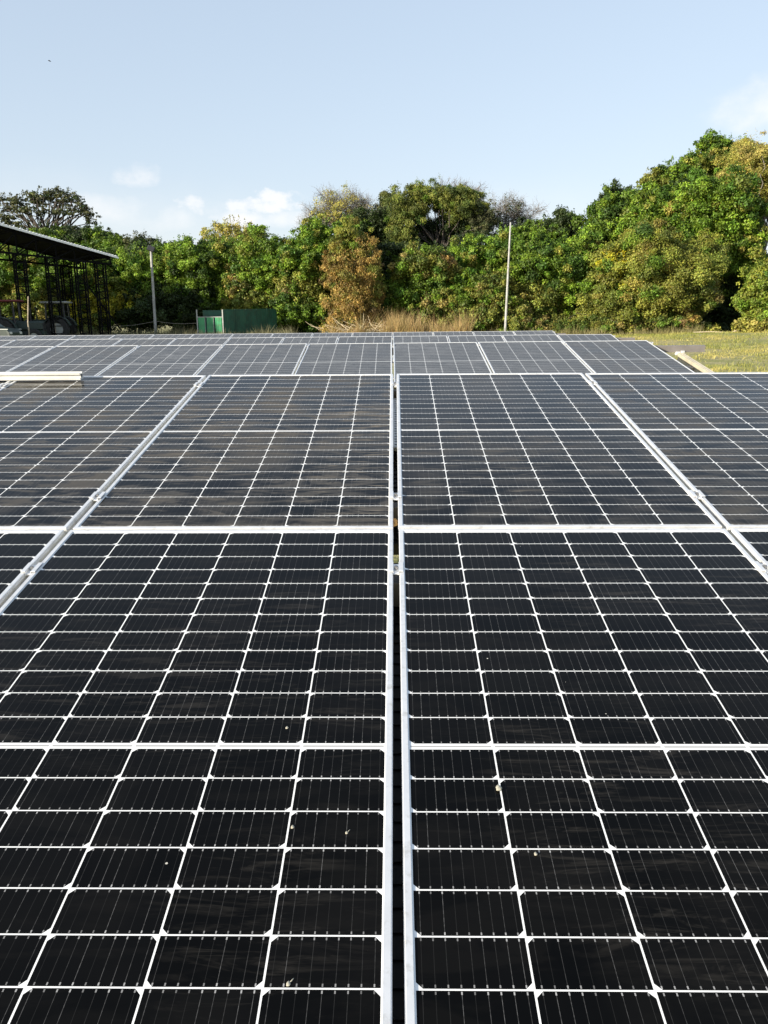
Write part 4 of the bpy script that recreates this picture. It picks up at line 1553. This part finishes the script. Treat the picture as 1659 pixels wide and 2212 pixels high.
# ------------------------------------------------------------------ tractors, car and oddments under the shed
def wheel(parent, c, r_, w_, rim_mat):
    mb = MB()
    mb.lathe([(r_ * .55, -w_ / 2), (r_ * .93, -w_ / 2), (r_, -w_ * .3), (r_, w_ * .3), (r_ * .93, w_ / 2), (r_ * .55, w_ / 2)], c, (0, 1, 0), 26)
    for k in range(20):
        a = 2 * math.pi * k / 20
        rot = Matrix.Rotation(-a, 3, 'Y')
        mb.box(Vector(c) + rot @ Vector((r_ * 1.01, (w_ * .22) * (1 if k % 2 else -1), 0)), (r_ * .09, w_ * .5, r_ * .10), rot)
    wh = mb.build('wheel', M['rubber'], parent)
    rm = MB()
    rm.tube([Vector(c) - Vector((0, w_ * .36, 0)), Vector(c) + Vector((0, w_ * .36, 0))], r_ * .55, 18)
    rm.tube([Vector(c) - Vector((0, w_ * .46, 0)), Vector(c) + Vector((0, w_ * .46, 0))], r_ * .18, 10)
    rm.build('rim', rim_mat, wh)
    return wh


def tractor(label, px, Y, rz, body_mat, roof_mat, roof_h=2.55):
    p = at(px, 700, Y)
    root = empty('tractor', (p.x, Y, float(ground_z(p.x, Y))), rz)
    mb = MB()
    mb.box((1.25, 0, 1.12), (1.7, .68, .58), bev=.10)            # bonnet
    mb.box((1.2, 0, .72), (1.9, .46, .34), bev=.04)              # engine block
    mb.box((.1, 0, .80), (1.1, .56, .44), bev=.05)               # gearbox
    mb.box((-.35, 0, .98), (.55, .50, .16), bev=.03)
    mb.build('body', body_mat, root)
    gr = MB()
    gr.box((2.115, 0, 1.10), (.03, .52, .44))
    gr.box((2.14, 0, .86), (.08, .60, .06))
    gr.build('grille', M['black'], root)
    for s in (-1, 1):
        fe = MB()
        for k in range(6):
            a = math.radians(20 + k * 26)
            rot = Matrix.Rotation(-(a - math.pi / 2), 3, 'Y')
            fe.box((-.15 + math.cos(a) * .86, s * .72, .76 + math.sin(a) * .86), (.42, .42, .04), rot)
        fe.build('mudguard', body_mat, root)
        wheel(root, (-.15, s * .80, .76), .76, .42, M['tractor_grey'])
        wheel(root, (1.65, s * .66, .46), .46, .26, M['tractor_grey'])
    st = MB()
    st.box((-.20, 0, 1.18), (.46, .46, .12), bev=.04)
    st.box((-.42, 0, 1.45), (.10, .44, .50), bev=.04)
    st.build('seat', M['black'], root)
    sw = MB()
    sw.lathe([(.20, -.015), (.235, -.015), (.235, .015), (.20, .015)], (.42, 0, 1.50), (-.5, 0, 1), 20)
    sw.bar((.42, 0, 1.50), (.62, 0, 1.12), .04)
    sw.bar((.42, -.2, 1.50), (.42, .2, 1.50), .03)
    sw.build('steering_wheel', M['black'], root)
    cb = MB()
    for sx_ in (-.62, .58):
        for s in (-1, 1):
            cb.bar((sx_, s * .62, 1.0), (sx_ * .92, s * .58, roof_h - .03), .085)
    for s in (-1, 1):
        cb.bar((-.60, s * .61, 1.30), (.56, s * .61, 1.30), .05)
    cb.bar((-.60, -.6, 1.9), (-.60, .6, 1.9), .05)
    cb.build('cab_posts', M['black'], root)
    rf = MB()
    rf.box((0, 0, roof_h), (1.75, 1.45, .12), bev=.05)
    rf.build('canopy', roof_mat, root)
    ex = MB()
    ex.tube([(1.3, .2, 1.35), (1.3, .2, 2.1), (1.36, .2, 2.2)], .045, 8)
    ex.build('exhaust_pipe', M['black'], root)
    tag(root, label, 'tractor', 'tractors parked under the shed')


tractor('tractor with a dull red canopy under the shed', 18, 50.5, R(8), M['tractor_dark'], M['red'], 2.62)
tractor('dark tractor with a pale grey canopy under the shed', 126, 55.0, R(186), M['tractor_dark'], M['tractor_grey'], 2.50)


def car():
    Y = 46.0
    p = at(-42, 700, Y)
    gz = float(ground_z(p.x, Y))
    root = empty('parked_car', (p.x, Y, gz))
    k = 1.0
    prof = [(-2.1, .45), (-2.1, 1.05), (-1.95, 1.15), (-1.5, 1.78), (.35, 1.82), (.95, 1.25), (1.75, 1.14), (1.95, .95), (1.95, .45)]
    mb = MB()
    n = len(prof)
    ins = [0, 0, 0, .14, .14, .04, .03, 0, 0]
    vs = [(x_, -.82 + ins[i], z_) for i, (x_, z_) in enumerate(prof)] + [(x_, .82 - ins[i], z_) for i, (x_, z_) in enumerate(prof)]
    mb.add(vs, [tuple(range(n)), tuple(range(2 * n - 1, n - 1, -1))] + [(i, i + n, (i + 1) % n + n, (i + 1) % n) for i in range(n)])
    mb.build('body', M['tractor_dark'], root)
    for (xa_, xb_, xc_, xd_) in ((-.45, .62, .28, -.45), (-1.66, -.55, -.55, -1.35)):
        w_ = MB()
        z0, z1 = 1.26, 1.68
        for s in (-1, 1):
            w_.add([(xa_, s * .815, z0), (xb_, s * .815, z0), (xc_, s * .735, z1), (xd_, s * .735, z1)], [(0, 1, 2, 3)])
        w_.build('side_window', M['glass'], root)
    ws = MB()
    ws.add([(.96, -.66, 1.26), (.96, .66, 1.26), (.40, .60, 1.78), (.40, -.60, 1.78)], [(0, 1, 2, 3)])
    for v_ in range(4):
        x_, y_, z_ = ws.v[v_]
        ws.v[v_] = (x_ + .015, y_, z_ + .015)
    ws.build('windscreen', M['glass'], root)
    tr = MB()
    for s in (-1, 1):
        tr.box((1.35, s * .835, 1.13), (1.1, .02, .035))
        tr.box((1.93, s * .6, .92), (.06, .3, .14), bev=.02)
    tr.build('bright_trim', M['trim_grey'], root)
    for x_ in (-1.35, 1.3):
        for s in (-1, 1):
            wheel(root, (x_, s * .74, .36), .36, .22, M['tractor_grey'])
    tag(root, 'dark green car half out of frame at the left edge', 'car')


car()
# faded red tarp slumped over a stub
p = at(100, 716, 55.5)
tp_ = MB()
gz = float(ground_z(p.x, 55.5))
hgt = at(104, 697, 55.5).z - gz
vs = []
nl_, ns_ = 6, 12
for i in range(nl_ + 1):
    f = i / nl_
    r_ = 0.50 * (1 - f) ** .8 + .05
    for k in range(ns_):
        a = 2 * math.pi * k / ns_
        q = r_ * (1 + .22 * math.sin(3 * a + 1.0) + .10 * math.sin(7 * a))
        vs.append((q * math.cos(a) + .42 * f, q * math.sin(a) * .7, hgt * f + .05 * math.sin(4 * a) * (1 - f)))
fs = [(i * ns_ + k, i * ns_ + (k + 1) % ns_, (i + 1) * ns_ + (k + 1) % ns_, (i + 1) * ns_ + k) for i in range(nl_) for k in range(ns_)]
fs.append(tuple(nl_ * ns_ + k for k in range(ns_)))
tp_.add(vs, fs)
to = tp_.build('tarp', M['cloth_red'], None, True)
to.location = (p.x - .1, 55.5, gz)
tag(to, 'faded red cloth heap among weeds before the shed', 'tarp')
for (px, py0, Y, r_, lb) in ((62, 640, 47.5, .045, 'tall thin pale stake before the nearest shed column'), (120, 700, 54, .035, 'short pale stake in the weeds beside the red heap')):
    b = at(px, 715, Y)
    t_ = at(px - 1, py0, Y)
    gz = float(ground_z(b.x, Y))
    mb = MB()
    mb.tube([(0, 0, -.2), (0.01, 0, (t_.z - gz) * .5), (t_.x - b.x, 0, t_.z - gz)], [r_, r_ * .9, r_ * .75], 8)
    o = mb.build('stake', M['wood'])
    o.location = (b.x, Y, gz)
    tag(o, lb, 'stake')

# a distant bird
bpos = at(107, 132, 160)
bd = MB()
bd.tube([(-.28, 0, 0), (-.12, 0, .03), (.1, 0, .04), (.26, 0, .03)], [.02, .09, .08, .02], 8)
for s in (-1, 1):
    bd.add([(.12, s * .06, .04), (-.1, s * .06, .03), (-.12, s * .34, .12), (-.16, s * .55, .04), (.02, s * .36, .13)], [(0, 1, 2, 4), (4, 2, 3)])
bo = bd.build('bird', M['black'])
bo.location = bpos
bo.rotation_euler = (R(15), R(20), R(25))
tag(bo, 'tiny dark bird high in the clear sky at the left', 'bird')
